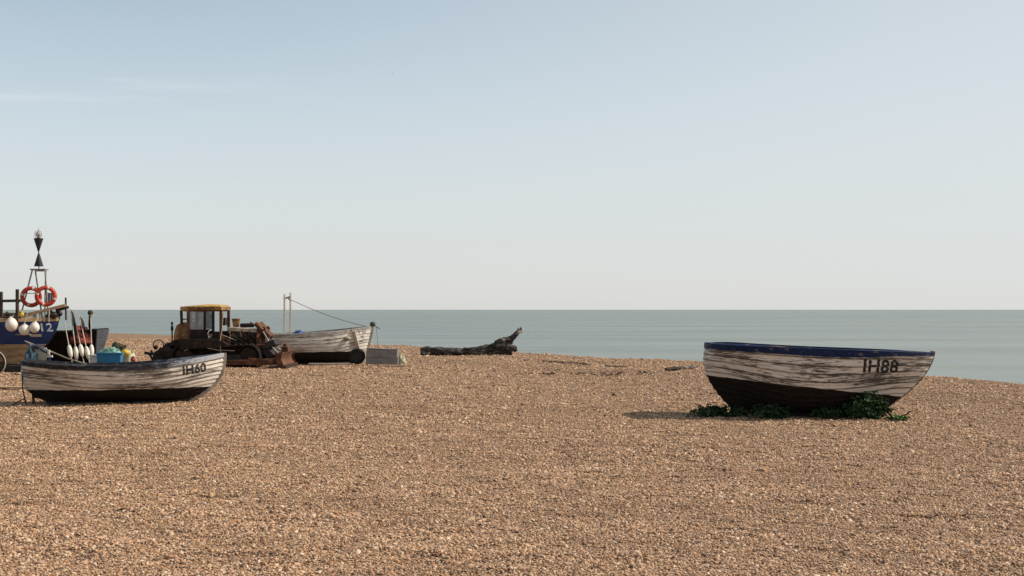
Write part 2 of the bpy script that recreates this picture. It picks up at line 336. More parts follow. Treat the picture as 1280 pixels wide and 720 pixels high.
# loose stones: real geometry over the near beach
def stones():
    rs = np.random.RandomState(4)
    pts = []
    # (y0, y1, stones per m2, size multiplier)
    for y0, y1, dens, mul in ((9.5, 15, 2500, 1.0), (15, 21, 1750, 1.05), (21, 28, 1000, 1.2), (28, 36, 420, 1.5), (36, 48, 210, 1.8), (48, 66, 110, 2.2), (66, 110, 45, 2.9)):
        ya = np.arange(y0, y1, .5)
        for y in ya:
            hw = .37 * y + 1.6
            n = int(2 * hw * .5 * dens)
            X = rs.uniform(-hw, hw, n); Y = rs.uniform(y, y + .5, n)
            keep = Y < np.interp(X, CX, CY) + 2
            for a, b in zip(X[keep], Y[keep]): pts.append((a, b, mul))
    P = np.array(pts); n = len(P)
    co = np.zeros((n, 3), np.float32); co[:, :2] = P[:, :2]
    co[:, 2] = [gz(a, b) for a, b in P[:, :2]]
    r = np.exp(rs.normal(math.log(.0078), .40, n)); r = r * np.array([1 + .30 * noise.noise(Vector((a * .55, b * .8, 40))) for a, b in P[:, :2]]); r = np.clip(r, .0045, .03) * P[:, 2]
    co[:, 2] += r * rs.uniform(.0, .45, n)
    me = bpy.data.meshes.new('shingle_stones'); me.vertices.add(n); me.vertices.foreach_set('co', co.ravel())
    scl = np.stack([r * rs.uniform(.9, 1.5, n), r * rs.uniform(.7, 1.1, n), r * rs.uniform(.45, .8, n)], 1).astype(np.float32)
    rot = np.stack([rs.normal(0, .35, n), rs.normal(0, .35, n), rs.uniform(0, 6.28, n)], 1).astype(np.float32)
    a = me.attributes.new('stone_scale', 'FLOAT_VECTOR', 'POINT'); a.data.foreach_set('vector', scl.ravel())
    a = me.attributes.new('stone_rot', 'FLOAT_VECTOR', 'POINT'); a.data.foreach_set('vector', rot.ravel())
    o = bpy.data.objects.new('shingle_stones', me); COL.objects.link(o)
    tag(o, 'loose tan, orange and grey flint pebbles covering the beach', 'shingle', kind='stuff')
    t = NT('flint_pebble')
    oi = t.n('ShaderNodeObjectInfo')
    c = t.ramp(oi.outputs['Random'], PEB)
    nz = t.noise(t.coords('Object'), 2.0, 3)
    c = t.mix(t.ramp(nz, [(.4, 0.0), (.8, .4)]), c, (.20, .12, .07))
    pt = t.noise(oi.outputs['Location'], .6, 5, .65)
    c = t.mix(t.ramp(pt, [(.38, 0.0), (.66, .2)]), c, (.19, .108, .058))
    mat = t.finish(c, .6, 0, None, spec=.3)
    me.materials.append(mat)
    ng = bpy.data.node_groups.new('scatter_stones', 'GeometryNodeTree')
    ng.interface.new_socket('Geometry', in_out='INPUT', socket_type='NodeSocketGeometry')
    ng.interface.new_socket('Geometry', in_out='OUTPUT', socket_type='NodeSocketGeometry')
    N = ng.nodes; L = ng.links
    gi = N.new('NodeGroupInput'); go = N.new('NodeGroupOutput')
    join = N.new('GeometryNodeGeometryToInstance')
    for k in range(3):
        ico = N.new('GeometryNodeMeshIcoSphere'); ico.inputs['Radius'].default_value = 1.0; ico.inputs['Subdivisions'].default_value = 2
        sp = N.new('GeometryNodeSetPosition'); nt = N.new('ShaderNodeTexNoise'); nt.noise_dimensions = '4D'
        nt.inputs['Scale'].default_value = .9; nt.inputs['W'].default_value = k * 7.3 + 1
        sub = N.new('ShaderNodeVectorMath'); sub.operation = 'SUBTRACT'; sub.inputs[1].default_value = (.5, .5, .5)
        mul = N.new('ShaderNodeVectorMath'); mul.operation = 'SCALE'; mul.inputs['Scale'].default_value = 1.1
        L.new(nt.outputs['Color'], sub.inputs[0]); L.new(sub.outputs[0], mul.inputs[0])
        L.new(ico.outputs['Mesh'], sp.inputs['Geometry']); L.new(mul.outputs[0], sp.inputs['Offset'])
        sm = N.new('GeometryNodeSetShadeSmooth'); L.new(sp.outputs[0], sm.inputs['Geometry'])
        st = N.new('GeometryNodeSetMaterial'); st.inputs['Material'].default_value = mat; L.new(sm.outputs[0], st.inputs['Geometry'])
        L.new(st.outputs[0], join.inputs[0])
    iop = N.new('GeometryNodeInstanceOnPoints'); iop.inputs['Pick Instance'].default_value = True
    L.new(gi.outputs[0], iop.inputs['Points']); L.new(join.outputs[0], iop.inputs['Instance'])
    for nm, sock, dt in (('stone_scale', 'Scale', 'FLOAT_VECTOR'), ('stone_rot', 'Rotation', 'FLOAT_VECTOR')):
        na = N.new('GeometryNodeInputNamedAttribute'); na.data_type = dt; na.inputs['Name'].default_value = nm
        L.new(na.outputs[0], iop.inputs[sock])
    L.new(iop.outputs[0], go.inputs[0])
    md = o.modifiers.new('scatter', 'NODES'); md.node_group = ng
    print('STONES', n)
stones()

# ------------------------------------------------------------------ sea
def sea():
    ys = [-1200, -200, 0, 40, 80, 120, 200, 400, 900, 2500, 8000, 40000]
    xs = [-40000, -8000, -2500, -900, -300, -100, 0, 100, 300, 900, 2500, 8000, 40000]
    v = [(x, y, SEA) for y in ys for x in xs]; n = len(xs)
    f = [(j * n + i, j * n + i + 1, (j + 1) * n + i + 1, (j + 1) * n + i) for j in range(len(ys) - 1) for i in range(n - 1)]
    me = bpy.data.meshes.new('sea'); me.from_pydata(v, [], f)
    o = bpy.data.objects.new('sea', me); COL.objects.link(o); o['kind'] = 'structure'
    t = NT('sea_water')
    c1 = t.coords('Object', (.25, 1, 1))
    w1 = t.noise(c1, .55, 4, .6)
    w2 = t.noise(t.coords('Object', (.5, 1.6, 1), (31, 5, 0)), 1.6, 4, .6)
    bands = t.noise(t.coords('Object', (.0009, .0045, 1)), 1.0, 11, .76)
    bands2 = t.noise(t.coords('Object', (.010, .05, 1), (7, 3, 0)), 1.0, 8, .75)
    col = t.ramp(bands, [(.38, (.102, .138, .134)), (.50, (.142, .168, .153)), (.62, (.200, .214, .180))])
    col = t.mix(t.ramp(bands2, [(.42, 0.0), (.68, .75)]), col, (.21, .255, .245))
    h = t.math('MULTIPLY_ADD', w2, .4, w1)
    bp = t.n('ShaderNodeBump', {'Height': h, 'Strength': .6, 'Distance': .5})
    df = t.n('ShaderNodeBsdfDiffuse', {'Color': col, 'Normal': bp.outputs[0]})
    gl = t.n('ShaderNodeBsdfGlossy', {'Color': (.97, .96, .92, 1), 'Roughness': .22, 'Normal': bp.outputs[0]})
    mx = t.n('ShaderNodeMixShader', {0: t.math('MULTIPLY_ADD', bands2, .25, .24), 1: df.outputs[0], 2: gl.outputs[0]})
    t.t.links.new(mx.outputs[0], t.out.inputs[0]); m = t.m
    me.materials.append(m)
sea()

# ------------------------------------------------------------------ boats
class Hull:
    bulge = 0.0
    def __init__(s, **k): s.__dict__.update(k)
    def S(s, u, v, off=0.0):
        p = s.raw(u, v)
        if off:
            e = 1e-3
            u0, u1 = max(0, u - e), min(1, u + e); v0, v1 = max(0, v - e), min(1, v + e)
            du = s.raw(u1, v) - s.raw(u0, v); dv = s.raw(u, v1) - s.raw(u, v0)
            n = du.cross(dv)
            if n.length > 1e-12:
                n.normalize()
                if n.y < 0: n = -n
                n.y = max(n.y, .12); n.normalize()
                p = p + n * off
                p.y = max(p.y, .004)
        return p
    def raw(s, u, v):
        zs = s.sh[0] * (1 - u) * (1 - 2 * u) + s.sh[1] * 4 * u * (1 - u) + s.sh[2] * u * (2 * u - 1)
        zk = s.zk[0] + (s.zk[1] - s.zk[0]) * u
        th = v * math.pi / 2
        yM = .86 * math.sin(th) ** .72 + .14 * v; zM = 1 - math.cos(th)
        zM = .8 * zM + .2 * v
        yV = v ** s.bowpow; zV = v
        yS = v ** s.sternpow; zS = v ** .95
        wb = sstep(s.bowstart, 1, u); ws = (1 - sstep(0, .42, u)) * (1 - wb)
        yf = yM * (1 - wb - ws) + yV * wb + yS * ws; zf = zM * (1 - wb - ws) + zV * wb + zS * ws
        um = s.um
        if u > um: b = s.B * (1 - ((u - um) / (1 - um)) ** s.bexp)
        else: b = s.B * (1 - (1 - s.bs) * ((um - u) / um) ** 2.2)
        if s.ur and u < s.ur: b *= s.rend + (1 - s.rend) * math.sqrt(max(0, 1 - ((s.ur - u) / s.ur) ** 2))
        xs = -s.L / 2 + s.sr * (1 - v) ** s.sp - s.bulge * math.sin(math.pi * v)
        xe = s.L / 2 - s.rk * (1 - v) ** s.rp
        # finer sampling toward the ends keeps the round stern smooth
        return Vector((xs + u * (xe - xs), .03 + b * yf, zk + (zs - zk) * zf))
    def find(s, x, z):
        u = (x + s.L / 2) / s.L; v = .7
        for _ in range(25):
            lo, hi = 0, 1
            for _ in range(22):
                mid = (lo + hi) / 2
                if s.raw(u, mid).z < z: lo = mid
                else: hi = mid
            v = (lo + hi) / 2
            xs = -s.L / 2 + s.sr * (1 - v) ** s.sp - s.bulge * math.sin(math.pi * v); xe = s.L / 2 - s.rk * (1 - v) ** s.rp
            u = max(0, min(1, (x - xs) / (xe - xs)))
        return u, v
    def us(s, m=44):
        out = []
        for i in range(m + 1):
            t = i / m
            out.append(t + .10 * math.sin(2 * math.pi * t) * -1 * .5)
        return [max(0, min(1, a)) for a in out]

def hull_mesh(h, N=11, t=.016, thick=.03):
    mb = MB(); U = h.us(); m = len(U)
    rows = []
    for i in range(N):
        rows.append((i / N, t, i + .001)); rows.append(((i + 1) / N, .2 * t, i + .999))
    nout = len(rows)
    rows.append((1, -thick, N)); 
    for i in range(N - 1, -1, -1): rows.append((i / N, -thick if i else -.004, i))
    for side in (-1, 1):
        base = len(mb.v)
        for v, off, tv in rows:
            for u in U:
                p = h.S(u, v, off); mb.v.append((p.x, p.y * side, p.z)); mb.uv[len(mb.v) - 1] = (p.x + (20 if side > 0 else 0), tv)
        for r in range(len(rows) - 1):
            for i in range(m - 1): mb.f.append((base + r * m + i, base + r * m + i + 1, base + (r + 1) * m + i + 1, base + (r + 1) * m + i))
    half = len(rows) * m
    for r in range(len(rows) - 1):
        for i in (0, m - 1):
            if r == nout - 1: continue
            mb.f.append((r * m + i, (r + 1) * m + i, half + (r + 1) * m + i, half + r * m + i))
    # rim across the stern
    i = 0; r = nout - 1
    mb.f.append((r * m + i, (r + 1) * m + i, half + (r + 1) * m + i, half + r * m + i))
    return mb

def band(h, v_low, out=.028, up=.012, inw=.055, close=True):
    mb = MB(); U = h.us()
    for side in (-1, 1):
        base = len(mb.v)
        for u in U:
            a = h.S(u, 1, out); b = h.S(u, v_low + (1 - v_low) * .5 * sstep(.55, 1, u) * (1 if h.rk > 1.0 else 0), out); c = h.S(u, 1, -inw); 
            sg = side
            mb.v += [(b.x, b.y * sg, b.z), (a.x, a.y * sg, a.z + up), (c.x, c.y * sg, c.z + up), (c.x, c.y * sg, c.z - .06)]
        for i in range(len(U) - 1):
            for k in range(4): mb.f.append((base + i * 4 + k, base + i * 4 + (k + 1) % 4, base + (i + 1) * 4 + (k + 1) % 4, base + (i + 1) * 4 + k))
        mb.f.append(tuple(base + k for k in range(4))); e = base + (len(U) - 1) * 4; mb.f.append(tuple(e + k for k in range(4)))
    if close:
        a = h.S(0, 1, out); b = h.S(0, v_low, out)
        mb.box((a.x + .008, 0, (a.z + up + b.z) / 2 - .004), (.05, 2 * a.y + .02, a.z + up - b.z + .004))
    return mb

def stem_mesh(h, fwd=.10, back=.05, hw=.05, top=.06):
    pts = []
    V = [i / 14 for i in range(15)]
    c = [(h.raw(1, v).x, h.raw(1, v).z) for v in V]
    c.append((c[-1][0] + (c[-1][0] - c[-2][0]) * .5, c[-1][1] + top))
    outer, inner = [], []
    for i, p in enumerate(c):
        a = c[max(0, i - 1)]; b = c[min(len(c) - 1, i + 1)]
        dx, dz = b[0] - a[0], b[1] - a[1]; l = math.hypot(dx, dz); nx_, nz_ = dz / l, -dx / l
        outer.append((p[0] + nx_ * fwd, p[1] + nz_ * fwd)); inner.append((p[0] - nx_ * back, p[1] - nz_ * back))
    mb = MB()
    for k in range(len(c) - 1):
        pass
    n = len(c); vs = []
    for (ox, oz), (ix, iz) in zip(outer, inner): vs += [(ox, -hw * .6, oz), (ox, hw * .6, oz), (ix, hw, iz), (ix, -hw, iz)]
    fs = []
    for i in range(n - 1):
        for k in range(4): fs.append((i * 4 + k, i * 4 + (k + 1) % 4, (i + 1) * 4 + (k + 1) % 4, (i + 1) * 4 + k))
    fs += [(0, 1, 2, 3), tuple((n - 1) * 4 + k for k in range(4))]
    mb.add(vs, fs); return mb

def keel_mesh(h, depth=.11, hw=.045):
    a = h.raw(0, 0); b = h.raw(1, 0)
    mb = MB(); mb.prism([(a.x - .02, a.z + .02), (b.x + .04, b.z + .02), (b.x - .12, b.z - depth), (a.x - .02, a.z - depth)], -hw, hw)
    return mb

def thwart(h, u, mat, par, name='thwart', drop=.24, w=.22):
    p = h.raw(u, 1); z = p.z - drop; uu, v = h.find(p.x, z); q = h.S(uu, v, -.03)
    return MB().box((q.x, 0, z), (w, 2 * q.y - .005, .035)).build(name, mat, par, bevel=.006)

def letter_mesh(txt, height, bold=.03, subdiv=True):
    cu = bpy.data.curves.new('txt', 'FONT'); cu.body = txt; cu.size = 1.0; cu.offset = bold; cu.space_character = 1.08
    o = bpy.data.objects.new('txt', cu); COL.objects.link(o)
    dg = bpy.context.evaluated_depsgraph_get(); dg.update()
    me = bpy.data.meshes.new_from_object(o.evaluated_get(dg))
    bpy.data.objects.remove(o); bpy.data.curves.remove(cu)
    bm = bmesh.new(); bm.from_mesh(me); bpy.data.meshes.remove(me)
    bmesh.ops.triangulate(bm, faces=bm.faces)
    if subdiv:
        for _ in range(5):
            lg = [e for e in bm.edges if e.calc_length() > .07]
            if not lg: break
            bmesh.ops.subdivide_edges(bm, edges=lg, cuts=1)
            bmesh.ops.triangulate(bm, faces=bm.faces)
    xs = [v.co.x for v in bm.verts]; ys = [v.co.y for v in bm.verts]
    x0, x1, y0, y1 = min(xs), max(xs), min(ys), max(ys); k = height / (y1 - y0)
    pts = [((v.co.x - (x0 + x1) / 2) * k, (v.co.y - (y0 + y1) / 2) * k) for v in bm.verts]
    fs = [tuple(v.index for v in f.verts) for f in bm.faces]
    bm.verts.index_update(); fs = [tuple(v.index for v in f.verts) for f in bm.faces]
    bm.free()
    return pts, fs

def hull_text(h, txt, cx, cz, height, tilt, mat, par, N, t, wid=1.0, name='registration_mark', bold=.03):
    pts, fs = letter_mesh(txt, height, bold)
    mb = MB(); c, s_ = math.cos(tilt), math.sin(tilt)
    for x, y in pts:
        x *= wid
        X = cx + x * c - y * s_; Z = cz + x * s_ + y * c
        u, v = h.find(X, Z)
        fr = (v * N) % 1.0
        p = h.S(u, v, t * (1 - .8 * fr) + .006)
        mb.v.append((p.x, -p.y, p.z))
    mb.f = fs
    return mb.build(name, mat, par, smooth=None)

def make_boat(label, loc, rot, h, mats, N=11, t=.016, name='wooden_boat', cat='boat', group='wooden boats hauled up on the shingle', vband=.91, rail_up=.02, stem_kw=None, thw=(.25, .5, .72)):
    root = thing(name, label, cat, loc, group=group, rot=rot)
    hull = hull_mesh(h, N, t).build('hull', mats['hull'], root, smooth=28)
    band(h, vband, up=rail_up).build('gunwale', mats['rail'], root)
    stem_mesh(h, **(stem_kw or {})).build('stem_post', mats['stem'], root, bevel=.008)
    keel_mesh(h).build('keel', mats['keel'], root, bevel=.008)
    for u in thw: thwart(h, u, mats.get('thwart', M['wood_grey']), root)
    return root, hull

WOOD = (.098, .083, .072)
# --- right boat, IH88
M['hull88'] = mat_hull('flaking_white_clinker', (.78, .70, .61), (.56, .48, .41), WOOD, .55, (.008, .0058, .0045), wear=-.07, topwear=.085, seed=3.1)
h88 = Hull(L=4.84, B=.95, bs=.72, um=.42, bexp=2.3, sh=(1.22, 1.385, 1.55), zk=(-.12, .10), bowpow=.95, sternpow=1.25, bowstart=.5, ur=.13, rend=.42, sr=.66, sp=2.3, bulge=.08, rk=1.12, rp=1.75)
X88 = (1016.5 - 640) / K * 30.8
b88, hull88 = make_boat('weathered white clinker boat with navy rim lettered IH88 above green plants', (X88, 30.8, .03), (0, R(6.3), R(-2)), h88,
    {'hull': M['hull88'], 'rail': M['navy'], 'stem': M['wood_stem'], 'keel': M['black_wood']}, t=.022, vband=.93, stem_kw=dict(fwd=.035, back=.06, hw=.045, top=.05))
hull_text(h88, 'IH88', 1.19, 1.165, .28, R(4.5), M['letters88'], hull88, 11, .022, 1.06, bold=.03)
# small fittings
MB().tube([(h88.raw(0, .12).x + .25, 0, .22), (h88.raw(0, .1).x - .12, 0, .26)], .025, 8).ball((h88.raw(0, .1).x - .1, 0, .26), .05, 10, 8).build('propeller_shaft', M['oily_black'], b88)
pr = MB()
for k in range(3):
    a = 2 * math.pi * k / 3 + .4
    c = Vector((h88.raw(0, .1).x - .12, .085 * math.cos(a), .26 + .085 * math.sin(a)))
    pr.ball(c, (.055, .016), 8, 6, axis=(1, .5 * math.sin(a), -.5 * math.cos(a)))
pr.build('propeller', M['oily_black'], b88)

# --- left boat, IH60
M['hull60'] = mat_hull('worn_white_clinker', (.76, .69, .60), (.54, .47, .39), (.12, .095, .075), .33, (.008, .0058, .0045), wear=-.085, topwear=.12, seed=11.7, lap=.42)
h60 = Hull(L=4.72, B=.9, bs=.72, um=.5, bexp=2.1, sh=(1.0, .90, 1.13), zk=(.03, .03), bowpow=.36, sternpow=1.35, bowstart=.55, ur=.12, rend=.45, sr=.55, sp=4.2, bulge=.03, rk=.80, rp=2.8)
X60 = (157 - 640) / K * 34.5
b60, hull60 = make_boat('white clinker boat with slate blue rim and worn IH60 letters beside the bulldozer', (X60, 34.5, .02), (0, 0, R(23)), h60,
    {'hull': M['hull60'], 'rail': M['dark_rail'], 'stem': M['wood_grey'], 'keel': M['black_wood']}, t=.02, vband=.93, stem_kw=dict(fwd=.085, back=.05, hw=.05, top=.02))
hull_text(h60, 'IH60', 1.56, .79, .23, R(7), M['letters60'], hull60, 11, .02, 1.0, bold=.03)
ri = MB()
xs0 = h60.raw(0, .5).x
ri.tube([(xs0 - .03, -.2, .72), (xs0 - .02, -.2, .35), (xs0 + .06, -.22, .0)], .016, 6)
ri.tube([(xs0 + .05, -.2, .16), (xs0 - .26, -.3, .0)], .013, 6)
ri.bar((xs0 + .22, 0, .42), (xs0 + .24, 0, .0), .04, .06)
ri.tube([(xs0 + .2, 0, .16), (xs0 + .62, 0, .14)], .03, 6)
ri.build('rudder_iron', M['rust_dark'], b60)

# --- third boat behind the bulldozer
M['hull3'] = mat_hull('peeling_white_clinker', (.72, .68, .60), (.50, .46, .41), (.16, .13, .11), .48, (.008, .0058, .0045), wear=-.10, topwear=.09, seed=23.3, lap=.5)
h3 = Hull(L=5.7, B=1.0, bs=.75, um=.55, bexp=2.2, sh=(1.24, 1.27, 1.53), zk=(.06, .06), bowpow=.34, sternpow=1.3, bowstart=.6, ur=.1, rend=.5, sr=.3, sp=1.5, rk=.34, rp=1.2)
X3 = (382 - 640) / K * 60
b3, hull3 = make_boat('white clinker boat with twin stub masts and wire stay behind the bulldozer', (X3, 60, .0), (0, 0, R(20)), h3,
    {'hull': M['hull3'], 'rail': M['grey_rail'], 'stem': M['wood_grey'], 'keel': M['black_wood']}, vband=.955, stem_kw=dict(fwd=.10, back=.05, hw=.06, top=.10), thw=(.3, .7))
hull_text(h3, 'T.20', 2.32, 1.28, .14, R(6), M['letters3'], hull3, 11, .016, 1.0, bold=.0)
hull_text(h3, 'NJ', 2.36, 1.09, .15, R(4), M['letters3'], hull3, 11, .016, 1.0, bold=.0)
def x3(px): return (px - 384) / 29.6
def z3(py): return (453.7 - py) / 29.6
for px, top in ((358, 368), (365.5, 366)):
    MB().bar((x3(px), .1, .4), (x3(px), .1, z3(top)), .085, .085, .06, .06).build('mast_post', M['plank_pale'], b3, bevel=.008)
MB().bar((x3(357), .1, z3(373.5)), (x3(366), .1, z3(371)), .06, .07).tube([(x3(362), .1, z3(372)), (x3(365), .1, z3(375.5))], .03, 6).build('mast_crosspiece', M['wood_grey'], b3)
st = [Vector((x3(366), .1, z3(375))).lerp(Vector((x3(463), .0, z3(409))), i / 14) - Vector((0, 0, .10 * math.sin(math.pi * i / 14))) for i in range(15)]
MB().tube(st, .012, 5).build('wire_stay', M['rope_dark'], b3)
hx = h3.raw(1, 1)
MB().ball((hx.x + .06, 0, hx.z + .1), (.13, .11), 10, 8).tube([(hx.x + .05, 0, hx.z + .08), (hx.x + .2, -.05, hx.z - .02), (hx.x + .34, -.1, hx.z - .1)], .02, 6).tube([(hx.x + .2, -.05, hx.z), (hx.x + .30, -.05, .55), (hx.x + .33, -.08, .05)], .008, 5).build('bow_rope', M['rope_dark'], b3)
u_, v_ = h3.find(1.80, 1.0)
for (u1, v1) in ((.0, .0),):
    p = h3.S(h3.find(x3(438.5), 1.34)[0], h3.find(x3(438.5), 1.34)[1], .05); q = h3.S(h3.find(x3(446), .62)[0], h3.find(x3(446), .62)[1], .05)
    MB().bar((p.x, -p.y, p.z), (q.x, -q.y, q.z), .20, .04, .26, .04).build('fender_board', M['plank_pale'], b3, bevel=.006)
    r_ = h3.S(*h3.find(x3(431), 1.05), .05)
    MB().ball((r_.x, -r_.y, r_.z), (.16, .10), 10, 8).tube([(p.x - .05, -p.y - .02, 1.5), (p.x - .07, -p.y - .05, 1.25), (r_.x, -r_.y, r_.z)], .02, 6).build('rope_fender', M['rope'], b3)
MB().bar((x3(457.5), -.14, 0), (x3(457.5), -.12, .55), .16, .14).build('prop_block', M['plank_pale'], b3, bevel=.01)

def wheel(label, loc, rot, r, w, mats=(M['tyre'], M['oily_black']), name='wheel', group=None):
    root = thing(name, label, 'wheel', loc, rot=rot, group=group)
    t = MB(); t.torus((0, 0, 0), r - w * .42, w * .42, (0, 1, 0), 28, 10); 
    for k in range(24):
        a = 2 * math.pi * k / 24
        t.box((r * .985 * math.cos(a), 0, r * .985 * math.sin(a)), (.03, w * .7, .02), Matrix.Rotation(-a, 3, 'Y') @ Matrix.Rotation(0, 3, 'X'))
    t.build('tyre', mats[0], root)
    MB().lathe([(r * .2, -.05), (r * .62, -.06), (r * .66, -.02), (r * .66, .05), (r * .3, .06)], (0, 0, 0), (0, 1, 0), 24).lathe([(.02, -.1), (r * .17, -.1), (r * .2, -.03)], (0, 0, 0), (0, 1, 0), 12).build('rim', mats[1], root)
    return root
WX = (446.5 - 640) / K * 58.6
wheel('black rubber wheel standing by the bow of the boat with stub masts', (WX, 58.6, .33), (R(4), 0, R(4)), .33, .2)

# blue tarp bundle in the third boat
def heap(name, label, cat, loc, size, mat, seed, group=None, kind=None, rough=.25, n=20, m=12, parent=None, strands=0, smat=None):
    mb = MB()
    for i in range(m + 1):
        for k in range(n):
            a = 2 * math.pi * k / n; e = math.pi / 2 * i / m
            p = Vector((math.cos(a) * math.cos(e), math.sin(a) * math.cos(e), math.sin(e)))
            f = 1 + rough * noise.fractal(p * 2.3 + Vector((seed, seed * 2, 0)), 1, 2, 4) + rough * .4 * noise.noise(p * 8 + Vector((seed, 0, 0)))
            mb.v.append((p.x * size[0] * f, p.y * size[1] * f, max(-.02, p.z * size[2] * f)))
    for i in range(m):
        for k in range(n): mb.f.append((i * n + k, i * n + (k + 1) % n, (i + 1) * n + (k + 1) % n, (i + 1) * n + k))
    mb.f.append(tuple(range(n))[::-1])
    r2 = random.Random(seed)
    for _ in range(strands):
        a = r2.uniform(0, 6.28); e = r2.uniform(.1, 1.5); da = r2.uniform(-1, 1); de = r2.uniform(-.5, .5)
        pts = []
        for j in range(5):
            aa = a + da * j / 4; ee = max(0, e + de * j / 4); f = 1.02 + .10 * math.sin(j * 1.7 + a)
            pts.append((size[0] * f * math.cos(aa) * math.cos(ee), size[1] * f * math.sin(aa) * math.cos(ee), size[2] * f * math.sin(ee)))
        mb.tube(pts, .011, 5)
    o = mb.build(name, mat, parent, smooth=60)
    if parent is None:
        o.location = loc; tag(o, label, cat, group, kind)
    return o
heap('tarp_bundle', 'folded blue tarp lying in the boat with stub masts', 'tarp', ((372.5 - 640) / K * 60, 60.1, 1.16), (.25, .3, .20), M['blue_tarp'], 5)

# grey boxes beside the third boat
def plank_box(label, loc, size, rz, mat, group, tilt=0, nb=2):
    root = thing('storage_box', label, 'box', loc, rot=(0, tilt, rz), group=group)
    w, d, h = size
    b = MB(); b.box((0, 0, h / 2 - .02), (w - .05, d - .05, h - .05)); b.build('box_body', mat, root)
    s = MB(); bh = (h - .045) / nb
    for i in range(nb):
        for sy in (-1, 1): s.box((0, sy * (d / 2 - .012), bh * (i + .5)), (w, .024, bh - .008))
        for sx in (-1, 1): s.box((sx * (w / 2 - .012), 0, bh * (i + .5)), (.024, d - .052, bh - .008))
    s.build('side_planking', mat, root, bevel=.004)
    MB().box((0, 0, h - .02), (w + .03, d + .03, .04)).build('lid', mat, root, bevel=.006)
    return root
BXX = (478.5 - 640) / K * 58.5
plank_box('lower of two long grey wooden boxes stacked beside the white bow', (BXX, 58.5, .0), (1.32, .6, .31), R(-3), M['block'], 'grey boxes stacked by the boat bow', 0)
plank_box('upper of two long grey wooden boxes stacked beside the white bow', (BXX - .01, 58.5, .315), (1.26, .56, .34), R(-2), M['block'], 'grey boxes stacked by the boat bow', R(2.0))
heap('net_heap', 'small cream net bundle on the shingle beside the stacked grey boxes', 'net', ((502 - 640) / K * 58.6, 58.6, -.02), (.19, .19, .40), M['net_cream'], 8, strands=40)
# bleached plank
def plank(label, loc, size, rz, mat, seed=0):
    mb = MB(); n = 10; L_, W_, T_ = size
    pts = []
    for i in range(n + 1):
        x = -L_ / 2 + L_ * i / n; z = .02 * noise.noise(Vector((x * .7, seed, 0)))
        w = W_ * (.94 + .1 * noise.noise(Vector((x * 2, seed + 4, 0))))
        mb.v += [(x, -w / 2, z), (x, w / 2, z), (x, w / 2, z + T_), (x, -w / 2, z + T_)]
    for i in range(n):
        for k in range(4): mb.f.append((i * 4 + k, i * 4 + (k + 1) % 4, (i + 1) * 4 + (k + 1) % 4, (i + 1) * 4 + k))
    mb.f += [(0, 1, 2, 3), tuple(n * 4 + k for k in range(4))]
    o = mb.build('plank', mat, None, bevel=.004); o.location = loc; o.rotation_euler = (0, 0, rz)
    return tag(o, label, 'plank')
plank('pale bleached plank lying on the shingle under the boat with stub masts', ((412 - 640) / K * 58.4, 58.4, .0), (1.7, .18, .05), R(1), M['plank_pale'], 1)
plank('sand coloured board lying on the shingle off the stern of the IH60 boat', ((6 - 640) / K * 40.2, 40.2, .03), (1.5, .35, .05), R(-2), M['plank_sand'], 2)

